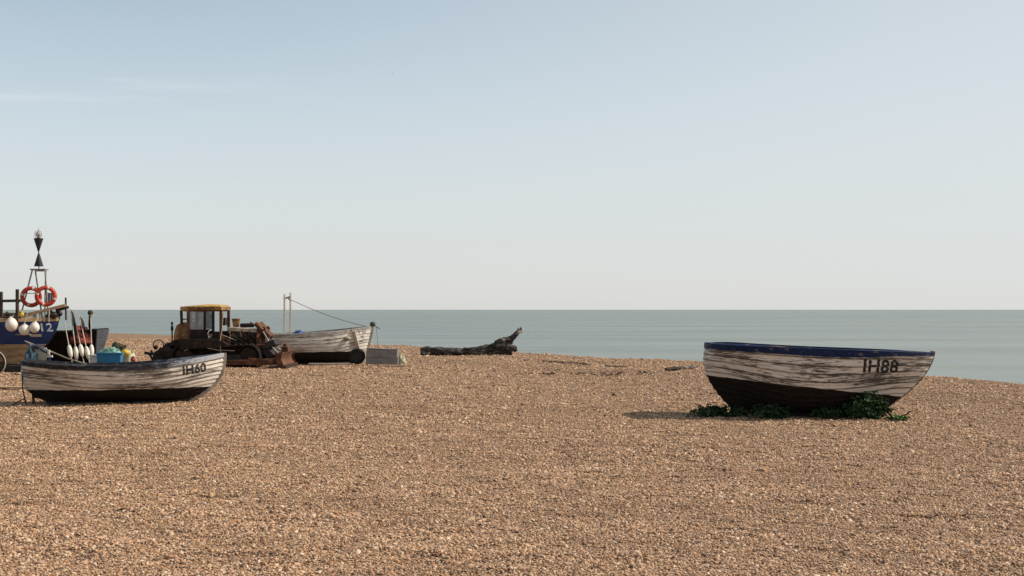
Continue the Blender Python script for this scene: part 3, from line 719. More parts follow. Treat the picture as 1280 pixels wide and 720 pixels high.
# ------------------------------------------------------------------ bulldozer
def bulldozer():
    D = 56.2; s = K / D
    root = thing('bulldozer', 'rusty old bulldozer with yellow cab roof and front blade', 'bulldozer', ((285 - 640) / K * D, D, 0), R(-1))
    def X(px): return (px - 285) / s
    def Z(py): return (458.2 - py) / s
    # tracks
    for sy in (-.78, .78):
        x0, x1, r = X(222) + .45, X(330) - .42, .42
        path = []
        for i in range(13): a = math.pi / 2 + math.pi * i / 12; path.append((x0 + r * math.cos(a), r + .03 + r * math.sin(a)))
        for i in range(1, 12): path.append((x0 + (x1 - x0) * i / 12, .03))
        for i in range(13): a = -math.pi / 2 + math.pi * i / 12; path.append((x1 + r * math.cos(a), r + .03 + r * math.sin(a)))
        for i in range(1, 12): path.append((x1 + (x0 - x1) * i / 12, 2 * r + .03 - .03 * math.sin(math.pi * i / 12)))
        tr = MB(); n = len(path)
        for i in range(n):
            p = path[i]; q = path[(i + 1) % n]
            tr.bar((p[0], sy, p[1]), (q[0], sy, q[1]), .44, .045)
            mx, mz = (p[0] + q[0]) / 2, (p[1] + q[1]) / 2
            dx, dz = q[0] - p[0], q[1] - p[1]; l = math.hypot(dx, dz)
            tr.bar((mx, sy, mz), (mx - dz / l * -.055, sy, mz + dx / l * -.055), .02, .44) if False else tr.box((mx + dz / l * .04, sy, mz - dx / l * .04), (.02, .44, .05), Matrix.Rotation(-math.atan2(dz, dx), 3, 'Y'))
        track = tr.build('track', M['rust_dark'], root)
        for cx in (x0, x1): MB().lathe([(.05, -.12), (.33, -.1), (.36, 0), (.33, .1), (.05, .12)], (cx, sy, r + .03), (0, 1, 0), 20).build('track_wheel', M['rust_dark'], track)
        MB().bar((x0, sy, r - .05), (x1, sy, r - .05), .2, .26).build('track_frame', M['oily_black'], track, bevel=.02)
        for k in range(5):
            cx = x0 + (x1 - x0) * (k + .7) / 5.4
            MB().lathe([(.04, -.16), (.12, -.14), (.12, .14), (.04, .16)], (cx, sy, .17), (0, 1, 0), 14).build('track_roller', M['rust_dark'], track)
    ch = MB(); ch.box((X(272), 0, .62), (X(325) - X(225), 1.0, .5)); ch.box((X(258), 0, Z(431)), (X(287) - X(233), 1.9, .16)).box((X(258), -.93, Z(428)), (X(288) - X(232), .04, .3))
    ch.build('chassis', M['rust_dark'], root, bevel=.03)
    for sy in (-.78, .78):
        MB().prism([(X(232), Z(432)), (X(240), Z(425)), (X(282), Z(425)), (X(292), Z(430)), (X(292), Z(433)), (X(232), Z(436))], sy - .24, sy + .24).build('fender', M['rust'] if sy > 0 else M['rust_dark'], root, bevel=.01)
    # engine and hood
    en = MB(); en.box((X(308), 0, Z(422)), (X(326) - X(290), .62, .62))
    for k in range(6): en.tube([(X(294 + k * 5), -.33, Z(416)), (X(295 + k * 5), -.36, Z(424)), (X(294 + k * 5), -.33, Z(431))], .03, 7)
    for k in range(3): en.box((X(300 + k * 9), -.34, Z(420)), (.18, .12, .2))
    en.build('engine', M['oily_black'], root, bevel=.01)
    MB().tube([(X(291), -.4, Z(414)), (X(300), -.42, Z(420)), (X(311), -.38, Z(424))], .022, 6).tube([(X(283), -.5, Z(424)), (X(297), -.45, Z(428)), (X(305), -.42, Z(430))], .018, 6).tube([(X(300), -.38, Z(415)), (X(318), -.38, Z(429))], .03, 6).build('hose', M['wood_dark'], root)
    MB().prism([(X(287), Z(409)), (X(322), Z(411)), (X(325), Z(414)), (X(324), Z(415.5)), (X(287), Z(413.5))], -.42, .42).build('hood', M['hood_pale'], root, bevel=.015)
    MB().lathe([(.10, 0), (.115, .02), (.155, .27), (.175, .29), (.175, .33), (.05, .34)], (X(295.5), -.05, Z(408.8)), (0, 0, 1), 18).build('air_cleaner', M['rust_yellow'], root)
    MB().lathe([(.06, 0), (.085, .02), (.085, .52), (.06, .55)], (X(301), -.1, Z(406.8)), (1, 0, 0.02), 14).tube([(X(313), -.1, Z(405)), (X(314), -.1, Z(402.5)), (X(316), -.1, Z(404.5))], .02, 6).build('silencer', M['rust_dark'], root)
    # radiator guard, tilted rams
    rg = MB(); rg.bar((X(322), 0, Z(404.5)), (X(339), 0, Z(421)), .95, .16).bar((X(326), 0, Z(414)), (X(326), 0, Z(440)), .9, .2)
    rg.build('radiator_guard', M['rust'], root, bevel=.02)
    for sy in (-.5, .5):
        MB().tube([(X(323), sy, Z(403)), (X(331), sy, Z(412.5))], .075, 12).build('lift_ram', M['rust_yellow'], root)
        MB().bar((X(327), sy * .86, Z(409)), (X(338), sy * .86, Z(423)), .10, .14).lathe([(.02, -.06), (.09, -.05), (.09, .05), (.02, .06)], (X(332.5), sy * .86, Z(410.5)), (0, 1, 0), 10).build('ram_bracket', M['rust'], root, bevel=.01)
        MB().tube([(X(332), sy, Z(414)), (X(343), sy, Z(433)), (X(355), sy, Z(445))], .02, 8).build('ram_rod', M['steel'], root)
    MB().bar((X(330), 0, Z(434)), (X(347), 0, Z(427)), 1.15, .24).bar((X(330), 0, Z(432)), (X(342), 0, Z(446)), 1.0, .3).build('blade_mount', M['oily_black'], root, bevel=.02)
    # push arms
    for sy in (-1.08, 1.08):
        MB().bar((X(262), sy, Z(452)), (X(357), sy, Z(451.5)), .16, .20).bar((X(320), sy, Z(449.5)), (X(357), sy, Z(448)), .2, .10).build('push_arm', M['rust'], root, bevel=.02)
    MB().bar((X(318), -1.17, Z(447.5)), (X(355), -1.17, Z(451)), .05, .10).box((X(342), -1.18, Z(451.5)), (.4, .06, .18), Matrix.Rotation(R(14), 3, 'Y')).build('brace_plate', M['rust'], root, bevel=.01)
    # blade: curved mouldboard
    prof = []
    for i in range(9):
        a = i / 8; prof.append((X(361) - .15 * math.sin(math.pi * a) + .10 * (1 - a) - .02, .02 + .57 * a))
    bl = [(x, z) for x, z in prof] + [(x - .05, z) for x, z in reversed(prof)]
    blade = MB().prism(bl, -1.42, 1.42).build('blade', M['rust'], root, bevel=.006)
    MB().box((X(362) + .08, 0, .06), (.03, 2.86, .13), Matrix.Rotation(R(-14), 3, 'Y')).build('cutting_edge', M['steel'] if False else M['rust_dark'], blade)
    for sy in (-1.435, 1.435): MB().prism([(X(361) + .1, .02), (X(361) - .2, .02), (X(361) - .24, .42), (X(361) - .05, .60), (X(361) + .02, .60), (X(361) - .05, .32)], sy - .012, sy + .012).build('end_plate', M['rust'], blade)
    for k in range(5): MB().box((X(361) - .24, -1.1 + k * .55, .33), (.14, .05, .45)).build('blade_rib', M['rust'], blade)
    MB().box((X(356), .3, .68), (.26, .5, .2)).box((X(355), .3, .82), (.12, .24, .16)).build('blade_guard', M['rust'], blade, bevel=.02)
    # cab
    cab0, cab1 = X(234.5), X(281)
    rf = MB(); n = 12
    vs = []
    for j, (g, zz) in enumerate(((.0, Z(387)), (.02, Z(384.5)), (.0, Z(382.2)), (-.10, Z(381)))):
        vs.append((g, zz))
    loops = []
    for g, zz in vs:
        loops.append([(cab0 - .05 - g, -.76 - g, zz - .05), (cab1 + .0 + g, -.76 - g, zz), (cab1 + .0 + g, .76 + g, zz), (cab0 - .05 - g, .76 + g, zz - .05)])
    o = len(rf.v)
    for l in loops: rf.v += l
    for i in range(len(loops) - 1):
        for k in range(4): rf.f.append((i * 4 + k, i * 4 + (k + 1) % 4, (i + 1) * 4 + (k + 1) % 4, (i + 1) * 4 + k))
    rf.f.append((0, 1, 2, 3)); e = (len(loops) - 1) * 4
    rf.v.append(((cab0 + cab1) / 2 + .15, 0, Z(380.2)))
    for k in range(4): rf.f.append((e + k, e + (k + 1) % 4, len(rf.v) - 1))
    rf.build('cab_roof', M['roof_yellow'], root, bevel=.02)
    MB().box(((cab0 + cab1) / 2 - .02, 0, Z(384.7) - .025), (cab1 - cab0 + .15, 1.64, .14)).build('roof_rim', M['rust_yellow'], root, bevel=.012)
    MB().box(((cab0 + cab1) / 2, 0, Z(388.2)), (cab1 - cab0, 1.5, .07)).build('cab_header', M['rust'], root, bevel=.01)
    for sy in (-.70, .70):
        for px, pz, w in ((232.5, 405, .10), (241, 425, .11), (261, 425, .08), (271.5, 425, .10), (281, 436, .11)):
            MB().bar((X(px) - (.02 if px < 250 else 0), sy, Z(388)), (X(px), sy, Z(pz)), .07, w).build('cab_pillar', M['rust'] if px in (241, 281) else M['rust_dark'], root, bevel=.01)
        MB().box((X(251), sy, Z(418.5)), (X(262) - X(240), .05, Z(412) - Z(425))).build('cab_side_panel', M['rust_dark'], root, bevel=.006)
        MB().box((X(276.5), sy, Z(420)), (X(282) - X(271), .05, Z(414) - Z(426))).build('cab_front_panel', M['rust_dark'], root, bevel=.006)
        MB().box((X(251), sy, Z(400)), (X(260) - X(242), .012, Z(389) - Z(412))).build('side_window', M['glass'], root)
        MB().box((X(251.5), sy * 1.01, Z(400.5)), (.05, .03, Z(389) - Z(412))).build('window_bar', M['galv'], root)
        MB().box((X(237), sy, Z(399)), (X(242) - X(232), .06, .05)).box((X(237), sy, Z(404)), (X(242) - X(232), .06, .09)).build('rear_rail', M['rust_yellow'], root)
    MB().box((X(279), -.5, Z(400)), (.06, .06, Z(388) - Z(414))).build('front_pillar', M['rust'], root)
    MB().box((X(279), .3, Z(402)), (.10, .4, .30)).build('instrument_panel', M['rust_dark'], root)
    MB().box((X(256), .1, Z(420)), (.45, .5, .14)).box((X(251), .1, Z(414)), (.12, .5, .5), Matrix.Rotation(R(-8), 3, 'Y')).build('seat', M['oily_black'], root, bevel=.03)
    MB().torus((X(265), -.1, Z(417.5)), .15, .02, (.5, -1, .2), 20, 6).tube([(X(265), -.1, Z(417.5)), (X(267), -.05, Z(425))], .02, 6).build('steering_wheel', M['float_white'], root)
    MB().tube([(X(274), -.3, Z(415)), (X(275), -.3, Z(426))], .02, 6).ball((X(274), -.3, Z(415)), .035, 8, 6).build('control_lever', M['steel'], root)
    MB().tube([(X(263), -.35, Z(416)), (X(262), -.3, Z(426))], .02, 6).build('control_lever', M['steel'], root)
    r3 = random.Random(11)
    for k in range(9):
        x = r3.uniform(292, 336); z = r3.uniform(412, 440); y = r3.uniform(-.75, -.45)
        MB().bar((X(x), y, Z(z)), (X(x + r3.uniform(-14, 14)), y + r3.uniform(-.1, .1), Z(z + r3.uniform(-9, 9))), r3.uniform(.03, .09), r3.uniform(.03, .12)).build('iron_bracket', M[r3.choice(('rust', 'rust_dark', 'oily_black'))], root, bevel=.005)
    for k in range(6):
        x = r3.uniform(188, 226); z = r3.uniform(432, 448); y = r3.uniform(-.7, .4)
        MB().bar((X(x), y, Z(z)), (X(x + r3.uniform(-9, 9)), y, Z(z - r3.uniform(3, 11))), r3.uniform(.03, .07), r3.uniform(.04, .10)).build('winch_rod', M[r3.choice(('rust_dark', 'oily_black'))], root)
    for k in range(5):
        x = r3.uniform(286, 318); zz_ = r3.uniform(411, 420)
        MB().tube([(X(x), -.44, Z(zz_)), (X(x + 5), -.55, Z(zz_ + r3.uniform(3, 8))), (X(x + r3.uniform(7, 14)), -.46, Z(zz_ + r3.uniform(4, 14)))], .02, 6).build('hose', M[r3.choice(('wood_dark', 'rope_dark', 'rust'))], root)
    # fuel tank (rounded)
    tk = MB()
    pr_ = [(X(221), Z(425)), (X(222.5), Z(413)), (X(225), Z(406.5)), (X(229), Z(404)), (X(240), Z(404)), (X(241.5), Z(406)), (X(241.5), Z(425))]
    tk.prism(pr_, -.62, .62)
    tk.build('fuel_tank', M['rust_yellow'], root, bevel=.05)
    MB().box((X(231), 0, Z(428.5)), (X(242) - X(222), 1.1, .26)).build('tank_support', M['rust_dark'], root, bevel=.02)
    MB().tube([(X(216.5), -.2, Z(428)), (X(216.3), -.2, Z(403))], .03, 8).ball((X(216.3), -.2, Z(404)), (.05, .06), 8, 6).ball((X(216.4), -.2, Z(410.5)), (.06, .12), 8, 6).build('lever_post', M['oily_black'], root)
    # rear winch and drawbar
    rw = MB(); rw.bar((X(226), -.35, Z(424)), (X(194), -.35, Z(444)), .12, .16).bar((X(226), .35, Z(424)), (X(194), .35, Z(444)), .12, .16)
    rw.bar((X(213), -.2, Z(430)), (X(202), -.2, Z(450)), .5, .2).bar((X(180), 0, Z(441)), (X(205), 0, Z(445)), .10, .10).bar((X(186), 0, Z(442)), (X(192), 0, Z(452)), .08, .08)
    rw.lathe([(.12, -.5), (.22, -.48), (.22, -.42), (.13, -.40), (.13, .40), (.22, .42), (.22, .48), (.12, .5)], (X(213), 0, Z(440)), (0, 1, 0), 18)
    rw.box((X(208), 0, Z(450)), (.9, .8, .35))
    rw.build('winch_frame', M['oily_black'], root, bevel=.015)
    MB().torus((X(201), -.4, Z(431)), .20, .022, (.2, -1, .25), 24, 6, arc=.72, start=-.3).ball((X(197.5), -.4, Z(434)), .09, 8, 6).build('winch_cable_loop', M['oily_black'], root)
    cb = [(X(238), -.98, Z(438)), (X(248), -1.0, Z(432)), (X(256), -1.0, Z(431)), (X(268), -1.0, Z(434.5)), (X(281), -1.0, Z(437)), (X(300), -.98, Z(437.5))]
    MB().tube(cb, .017, 6).tube([(X(285), -.86, Z(391)), (X(284), -.92, Z(410)), (X(282), -1.0, Z(426)), (X(283.5), -1.02, Z(446))], .018, 6).tube([(X(284), -.92, Z(418)), (X(300), -.7, Z(425))], .014, 6).build('cable', M['rope'], root)
bulldozer()

# ------------------------------------------------------------------ driftwood trunk
def driftwood():
    D = 70.0; s = K / D
    root = thing('driftwood_log', 'blackened driftwood log with upturned root lying at the top of the beach', 'driftwood', ((585 - 640) / K * D, D, 0), R(2))
    def X(px): return (px - 585) / s
    def Z(py): return (443.8 - py) / s
    def wob(pts, rs, name, n=14, jit=.22, seed=1, mat='driftwood'):
        n = int(n * 1.6); jit *= 1.5
        P = []; RR = []
        for i in range(len(pts) - 1):
            for k in range(9):
                t = k / 9; a = Vector(pts[i]); b = Vector(pts[i + 1])
                P.append(a.lerp(b, t) + Vector((0, .04 * noise.noise(Vector((i + t, seed, 0))), .05 * noise.noise(Vector((i * 1.0 + t, seed, 5))))))
                RR.append(rs[i] + (rs[i + 1] - rs[i]) * t)
        P.append(Vector(pts[-1])); RR.append(rs[-1])
        return MB().tube(P, RR, n, jit, seed).build(name, M[mat], root, smooth=50)
    wob([(X(526.5), 0, .20), (X(550), 0, .21), (X(578), 0, .17), (X(600), 0, .19), (X(616), 0, .26), (X(630), 0, .28)], [.20, .20, .17, .18, .22, .14], 'log', 16, .32, 2)
    wob([(X(596), .05, .26), (X(612), .02, .38), (X(624), 0, .58), (X(634), -.02, .70), (X(643), 0, .95), (X(648.5), 0, 1.18)], [.13, .16, .20, .18, .12, .08], 'root_fork', 14, .35, 3)
    wob([(X(620), -.1, .45), (X(632), -.2, .42), (X(642), -.25, .36), (X(645), -.2, .2)], [.18, .2, .15, .08], 'root', 10, .4, 4)
    wob([(X(613), -.1, .3), (X(624), -.25, .16), (X(640), -.3, .10)], [.15, .14, .09], 'root', 10, .4, 5)
    wob([(X(641), 0, .9), (X(646), .02, 1.15), (X(648), 0, 1.36)], [.10, .07, .02], 'root', 8, .3, 6)
    wob([(X(645), 0, 1.05), (X(650), .02, 1.22), (X(651.5), 0, 1.38)], [.10, .085, .03], 'root', 8, .3, 7)
    wob([(X(648), -.05, 1.1), (X(652.5), -.05, 1.18), (X(653), -.05, 1.32)], [.07, .06, .03], 'root', 8, .3, 8, 'plank_pale')
    wob([(X(622), .2, .4), (X(634), .3, .55), (X(641), .35, .62)], [.16, .14, .06], 'root', 10, .4, 9)
    MB().lathe([(.02, -.01), (.185, -.01), (.2, .02), (.1, .03)], (X(526.5) - .01, 0, .20), (-1, 0, 0), 16).build('sawn_end', M['driftwood'], root)
driftwood()
def stick(label, px0, py0, px1, py1, r, mat, seed):
    d0 = EYE * K / (py0 - 387); d1 = EYE * K / (py1 - 387)
    a = Vector(((px0 - 640) / K * d0, d0, .0)); b = Vector(((px1 - 640) / K * d1, d1, .0))
    c = (a + b) / 2; c.z = gz(c.x, c.y)
    P = [a.lerp(b, i / 9) - Vector((c.x, c.y, 0)) + Vector((0, .04 * noise.noise(Vector((i * .5, seed, 0))), r * .8 + .05 * noise.noise(Vector((i * .4, seed, 2))))) for i in range(10)]
    o = MB().tube(P, [r * (.6 + .5 * math.sin(math.pi * (i + 1) / 11)) for i in range(10)], 7, .3, seed).build('driftwood_stick', M[mat], None)
    o.location = c; tag(o, label, 'stick'); return o
stick('thin dark driftwood stick on the crest just left of the IH88 boat', 832, 464, 871, 461.5, .07, 'driftwood', 3)

# dark clumps added in lines to stand for ridge shadow and debris
def shadow_debris():
    mb = MB(); r2 = random.Random(3)
    lines = [((655, 450.5), (720, 455), (760, 458.5), (795, 460)), ((645, 464), (700, 464.5), (770, 466), (835, 466))]
    for ln, dens, w in ((lines[0], 620, .8), (lines[1], 300, .7)):
        for _ in range(dens):
            t = r2.random() * (len(ln) - 1); i = int(t); f = t - i
            px = ln[i][0] + (ln[i + 1][0] - ln[i][0]) * f; py = ln[i][1] + (ln[i + 1][1] - ln[i][1]) * f + r2.gauss(0, .6)
            if noise.noise(Vector((px * .05, py * .1, 1))) < -.15: continue
            d = EYE * K / (py - 387); x = (px - 640) / K * d; z = gz(x, d)
            mb.ball((x, d, z + .02), (r2.uniform(.025, .09) * w, r2.uniform(.012, .03) * w), 6, 4)
    o = mb.build('shadow_debris_lines', M['shadow_debris'], None)
    tag(o, 'dark clumps added for debris and ridge shadow in lines along the top of the beach', 'dark_clumps', kind='stuff')
shadow_debris()

# ------------------------------------------------------------------ sea kale under the IH88 boat
def kale(label, px, d, w, hgt, nleaf, seed, mat='leaf', zoff=0):
    r2 = random.Random(seed)
    x0 = (px - 640) / K * d
    root = thing('sea_kale_plant', label, 'plant', (x0, d, gz(x0, d)), group='sea kale plants under the IH88 boat')
    lf = MB(); sm = MB()
    w *= .9
    for _ in range(int(nleaf * .75)):
        a = r2.uniform(0, 2 * math.pi); rad = w * math.sqrt(r2.random()); 
        base = Vector((rad * math.cos(a) * .75, rad * math.sin(a) * .45, 0))
        top = Vector((rad * math.cos(a), rad * math.sin(a) * .6, hgt * r2.uniform(.25, 1.0) * (1 - .55 * (rad / w) ** 2)))
        sm.tube([base * .6, base.lerp(top, .5) + Vector((0, 0, .02)), top], [.008, .006, .004], 4)
        dirv = Vector((math.cos(a) + r2.uniform(-.7, .7), math.sin(a) + r2.uniform(-.7, .7), r2.uniform(-.25, .7))).normalized()
        side = dirv.cross(Vector((0, 0, 1))).normalized(); nrm = side.cross(dirv)
        L_ = r2.uniform(.09, .19); W_ = L_ * r2.uniform(.55, .85)
        cols = []
        for i in range(6):
            t = i / 5; wv = W_ * .5 * math.sin(math.pi * min(1, .12 + t * .86)) * (1 + .3 * math.sin(i * 2.6 + a))
            c = top + dirv * L_ * t + nrm * (-.35 * L_ * t * t)
            cols.append((c - side * wv + nrm * (.02 + .02 * math.sin(i * 3 + a)), c, c + side * wv + nrm * (.02 + .02 * math.cos(i * 3))))
        o = len(lf.v)
        for c3 in cols: lf.v += [tuple(p) for p in c3]
        for i in range(5):
            for k in range(2): lf.f.append((o + i * 3 + k, o + i * 3 + k + 1, o + (i + 1) * 3 + k + 1, o + (i + 1) * 3 + k))
    lf.build('leaves', M[mat], root, smooth=60); sm.build('stems', M[mat], root)
kale('low dark green sea kale at the stern end of the IH88 boat', 882, 30.75, .34, .26, 90, 1)
kale('spreading sea kale below the propeller of the IH88 boat', 914, 30.7, .32, .26, 80, 2)
kale('mid height sea kale under the middle of the IH88 boat', 962, 30.45, .38, .40, 130, 3)
kale('small low sea kale between the two taller plants under the IH88 boat', 1034, 30.4, .32, .28, 80, 4)
kale('tallest bushy sea kale under the bow of the IH88 boat', 1084, 30.2, .48, .60, 260, 5)
kale('bright green sea kale sprig in sun at the tip of the IH88 bow', 1121, 29.9, .15, .13, 26, 6, 'leaf_light')
rd = MB(); xr = (1108 - 640) / K * 30.2
rd.tube([(0, 0, .03), (.22, 0, .04), (.40, -.02, .09), (.52, -.02, .17)], .014, 6)
o = rd.build('bent_rod', M['rust_dark'], None); o.location = (xr, 30.2, gz(xr, 30.2)); tag(o, 'thin bent rusty rod on the shingle under the IH88 bow', 'rod')

# ------------------------------------------------------------------ blue boat at the far left
M['hull12'] = (lambda: None)()
def mat_blue():
    t = NT('blue_and_cream_hull_paint')
    ob = t.n('ShaderNodeSeparateXYZ', {0: t.n('ShaderNodeTexCoord').outputs['Object']})
    v = t.coords('Object'); f = t.noise(v, 2.2, 6, .6); f2 = t.noise(t.coords('Object', (.4, 1, 2)), 4, 6, .65)
    blue = t.ramp(f, [(.3, (.006, .022, .095)), (.7, (.012, .045, .165))])
    cream = t.ramp(f2, [(.32, (.20, .12, .06)), (.5, (.36, .25, .15)), (.72, (.46, .36, .25))])
    low = t.mix(t.math('LESS_THAN', t.math('MULTIPLY_ADD', f, .05, ob.outputs[2]), .30), cream, (.06, .05, .05))
    col = t.mix(t.math('LESS_THAN', ob.outputs[2], 1.0), blue, low)
    return t.finish(col, .4, 0, f2, .12, .01, .45)
M['hull12'] = mat_blue()
D12 = 52.0; S12 = K / D12
h12 = Hull(L=8.2, B=1.35, bs=.85, um=.45, bexp=2.6, sh=(1.95, 1.86, 1.86), zk=(.06, .10), bowpow=.8, sternpow=1.0, bowstart=.55, ur=0, rend=1, sr=.3, sp=1.2, rk=1.4, rp=1.7)
XB = (76 - 640) / K * D12 - 4.1
b12, hull12 = make_boat('blue and cream fishing boat numbered 12 with a tall black cone topmark', (XB, D12, 0), (0, 0, R(-4)), h12,
    {'hull': M['hull12'], 'rail': M['wood_tan'], 'stem': M['matt_black'], 'keel': M['black_wood'], 'thwart': M['wood_tan']}, N=10, t=.004, name='fishing_boat', vband=.975, rail_up=.10, stem_kw=dict(fwd=.03, back=.05, hw=.03, top=.02), thw=(.3, .6, .8))
def x12n(px): return (px - 640) / K * 50.8 - XB
def z12n(py): return EYE - (py - 387) / K * 50.8
def x12(px): return (px - 640) / K * D12 - XB
def z12(py): return EYE - (py - 387) / S12
hull_text(h12, '12', x12n(51), z12n(409.3), .30, 0, M['white_paint'], hull12, 10, .004, 1.0, bold=.02)
mb = MB(); px_, pz_ = x12n(38.5), z12n(419.5)
for i in range(9):
    for j in range(4):
        q = h12.S(*h12.find(px_ - .17 + .34 * i / 8, pz_ - .05 + .10 * j / 3), .015); mb.v.append((q.x, -q.y, q.z))
for i in range(8):
    for j in range(3): mb.f.append((i * 4 + j, i * 4 + j + 1, i * 4 + j + 5, i * 4 + j + 4))
mb.build('name_plate', M['cream_panel'], hull12)
MB().box((0, 0, 1.35), (6.6, 1.3, .04)).build('deck', M['wood_grey'], b12)
# gallows of brown posts
for px, top, bot in ((4.5, 365, 399), (25, 362, 400), (-20, 364, 400)):
    MB().bar((x12(px + 10), -.75, z12(bot) - .35), (x12(px + 10), -.75, z12(top)), .11, .10).build('gallows_post', M['wood_dark'], b12, bevel=.01)
MB().bar((x12(-15), -.75, z12(377)), (x12(39.5), -.75, z12(376)), .07, .10).build('gallows_rail', M['wood_dark'], b12, bevel=.01)
# topmark tripod frame
fy = .15
legs = [((42, 338), (29, 398), -.25), ((43, 338), (47.5, 398), .45), ((56.5, 338), (50.5, 398), .45), ((58.5, 338), (65, 398), -.25)]
for a, b, dy in legs:
    MB().tube([(x12(a[0]), fy + dy * .3, z12(a[1])), (x12(b[0]), fy + dy, z12(b[1]))], .03, 8).build('frame_leg', M['galv'], b12)
MB().tube([(x12(34), fy - .1, z12(366.5)), (x12(46), fy + .3, z12(366.5))], .025, 6).tube([(x12(53.5), fy + .3, z12(366.5)), (x12(62.5), fy - .1, z12(366.5))], .025, 6).build('frame_rung', M['galv'], b12)
MB().box((x12(50), fy, z12(337)), (.56, .34, .05)).box((x12(50), fy, z12(338.5)), (.24, .28, .05)).build('platform', M['galv'], b12)
MB().tube([(x12(49.5), fy, z12(337)), (x12(49), fy, z12(296))], .02, 8).build('mast_pole', M['galv'], b12)
zt, zm, zb = z12(298), z12(315.5), z12(333)
cn = MB(); cn.lathe([(.165, 0), (.165, .012), (.016, zm - zb)], (x12(49.3), fy, zb), (0, 0, 1), 22); cn.build('topmark_cone', M['matt_black'], b12)
cn = MB(); cn.lathe([(.016, 0), (.17, zt - zm - .012), (.17, zt - zm)], (x12(49), fy, zm), (0, 0, 1), 22); cn.build('topmark_cone', M['matt_black'], b12)
lt = MB(); c = (x12(48.7), fy, z12(293)); 
lt.ball(c, .095, 12, 8)
for k in range(4): lt.torus(c, .135, .012, (math.cos(k * math.pi / 4), math.sin(k * math.pi / 4), 0), 18, 5)
lt.tube([(c[0], fy, c[2] + .1), (c[0], fy, c[2] + .23)], .012, 6)
lt.build('lamp_cage', M['cage_pink'], b12)
# tan boom, gear along the rail
MB().bar((x12(38), -.45, z12(394.5)), (x12(87), -.1, z12(381.5)), .16, .11).build('boom', M['wood_tan'], b12, bevel=.012)
MB().bar((x12(72), .1, z12(388)), (x12(88), .1, z12(384)), .10, .10).bar((x12(87), -.06, z12(400)), (x12(86.6), -.06, z12(372)), .05, .05).build('boom_crutch', M['wood_dark'], b12)
for px in (52, 57, 63.5, 69): MB().bar((x12(px), -.35, z12(402)), (x12(px), -.3, z12(387 + (69 - px) * .3)), .045, .045).build('stanchion', M['cream_panel'], b12)
gr = MB(); r2 = random.Random(5)
for k in range(7): gr.ball((x12(r2.uniform(62, 74)), r2.uniform(-.2, .3), z12(r2.uniform(390, 397))), (r2.uniform(.08, .15), r2.uniform(.08, .14)), 8, 6)
gr.box((x12(69), .1, z12(395)), (.34, .4, .26)).build('winch', M['oily_black'], b12)
gr = MB()
for k in range(16): gr.ball((x12(r2.uniform(-6, 36)), r2.uniform(-.5, .2), z12(r2.uniform(392, 399))), (r2.uniform(.06, .12), r2.uniform(.05, .10)), 8, 6)
gr.tube([(x12(0), -.9, z12(398)), (x12(20), -.95, z12(396.5)), (x12(42), -.9, z12(397))], .03, 7)
gr.build('deck_gear', M['wood_dark'], b12)
MB().box((x12(18), .2, z12(398)), (1.2, 1.0, .42)).build('engine_box', M['wood_grey'], b12, bevel=.02)
o = MB().ball((0, 0, 0), (.085, .095), 14, 10).lathe([(.05, .085), (.03, .15)], (0, 0, 0), (0, 0, 1), 10).build('net_float', M['yellow'], None)
o.location = (XB + x12(42), D12 - 1.27, z12(393)); tag(o, 'small yellow float on the rail of the blue boat', 'float')
# hanging fender buoys
def fender(px, py, rx, rz, label, ropetop, tilt=0):
    y = D12 - 1.62 - (0.05 if px > 20 else 0)
    sc_ = y / D12
    X_ = (px - 640) / K * y; Z_ = EYE - (py - 387) / K * y
    root = thing('fender_buoy', label, 'buoy', (X_, y, Z_), rot=(0, tilt, 0), group='white fender buoys hung along the blue hull')
    a = rx / K * y; b = rz / K * y
    prof = []
    for i in range(15):
        t = math.pi * i / 14; rr = a * math.sin(t); z = -b * math.cos(t)
        if z > 0: rr *= 1 - .14 * (z / b) ** 1.5
        prof.append((rr, z))
    MB().lathe(prof, (0, 0, 0), (0, 0, 1), 22).build('buoy_body', M['buoy_white'], root, smooth=70)
    MB().lathe([(.03, b * .95), (.04, b * 1.0), (.035, b * 1.10), (.015, b * 1.14)], (0, 0, 0), (0, 0, 1), 10).build('eye', M['buoy_white'], root)
    MB().tube([(0, 0, b * 1.08), (.01, .06, (py - ropetop) / K * y * .6), (0, .3, (py - ropetop) / K * y)], .014, 6).build('rope', M['rope'], root)
fender(14.2, 405.7, 7.6, 8.9, 'largest egg shaped white buoy, left of three hung on the blue hull', 394, R(-6))
fender(30.6, 412.2, 6.9, 6.9, 'round white buoy hung lowest on the blue hull', 392)
fender(43.2, 409.2, 6.2, 7.0, 'white buoy beside the number 12 on the blue hull', 396, R(8))
# lifebuoys
def ring(px, py, label, y, yaw, rr=.35):
    X_ = (px - 640) / K * y; Z_ = EYE - (py - 387) / K * y
    root = thing('lifebuoy', label, 'lifebuoy', (X_, y, Z_), rot=(R(4), 0, yaw), group='orange lifebuoys on the frame of the blue boat')
    MB().torus((0, 0, 0), .305, .068, (0, 1, 0), 36, 12).build('ring', M['ring_red'], root, smooth=80)
    for k in range(4):
        a = R(10 + 90 * k)
        t = MB(); q = []
        t.torus((0, 0, 0), .305, .072, (0, 1, 0), 4, 12, arc=.035, start=a); t.build('band', M['ring_band'], root, smooth=80)
    MB().torus((0, 0, 0), .378, .010, (0, 1, 0), 36, 5).build('grab_rope', M['rope'], root)
ring(38.8, 371, 'shaded red lifebuoy, the left one on the topmark frame', D12 - .25, R(8))
ring(57.2, 370.2, 'sunlit orange lifebuoy, the right one on the topmark frame', D12 - .45, R(18))
o = MB().box((0, 0, 0), (.16, .2, .42)).tube([(.12, 0, -.2), (.14, 0, .28)], .04, 6).build('gas_horn', M['slate'], b12); o.location = (x12(55.5), fy + .5, z12(373))

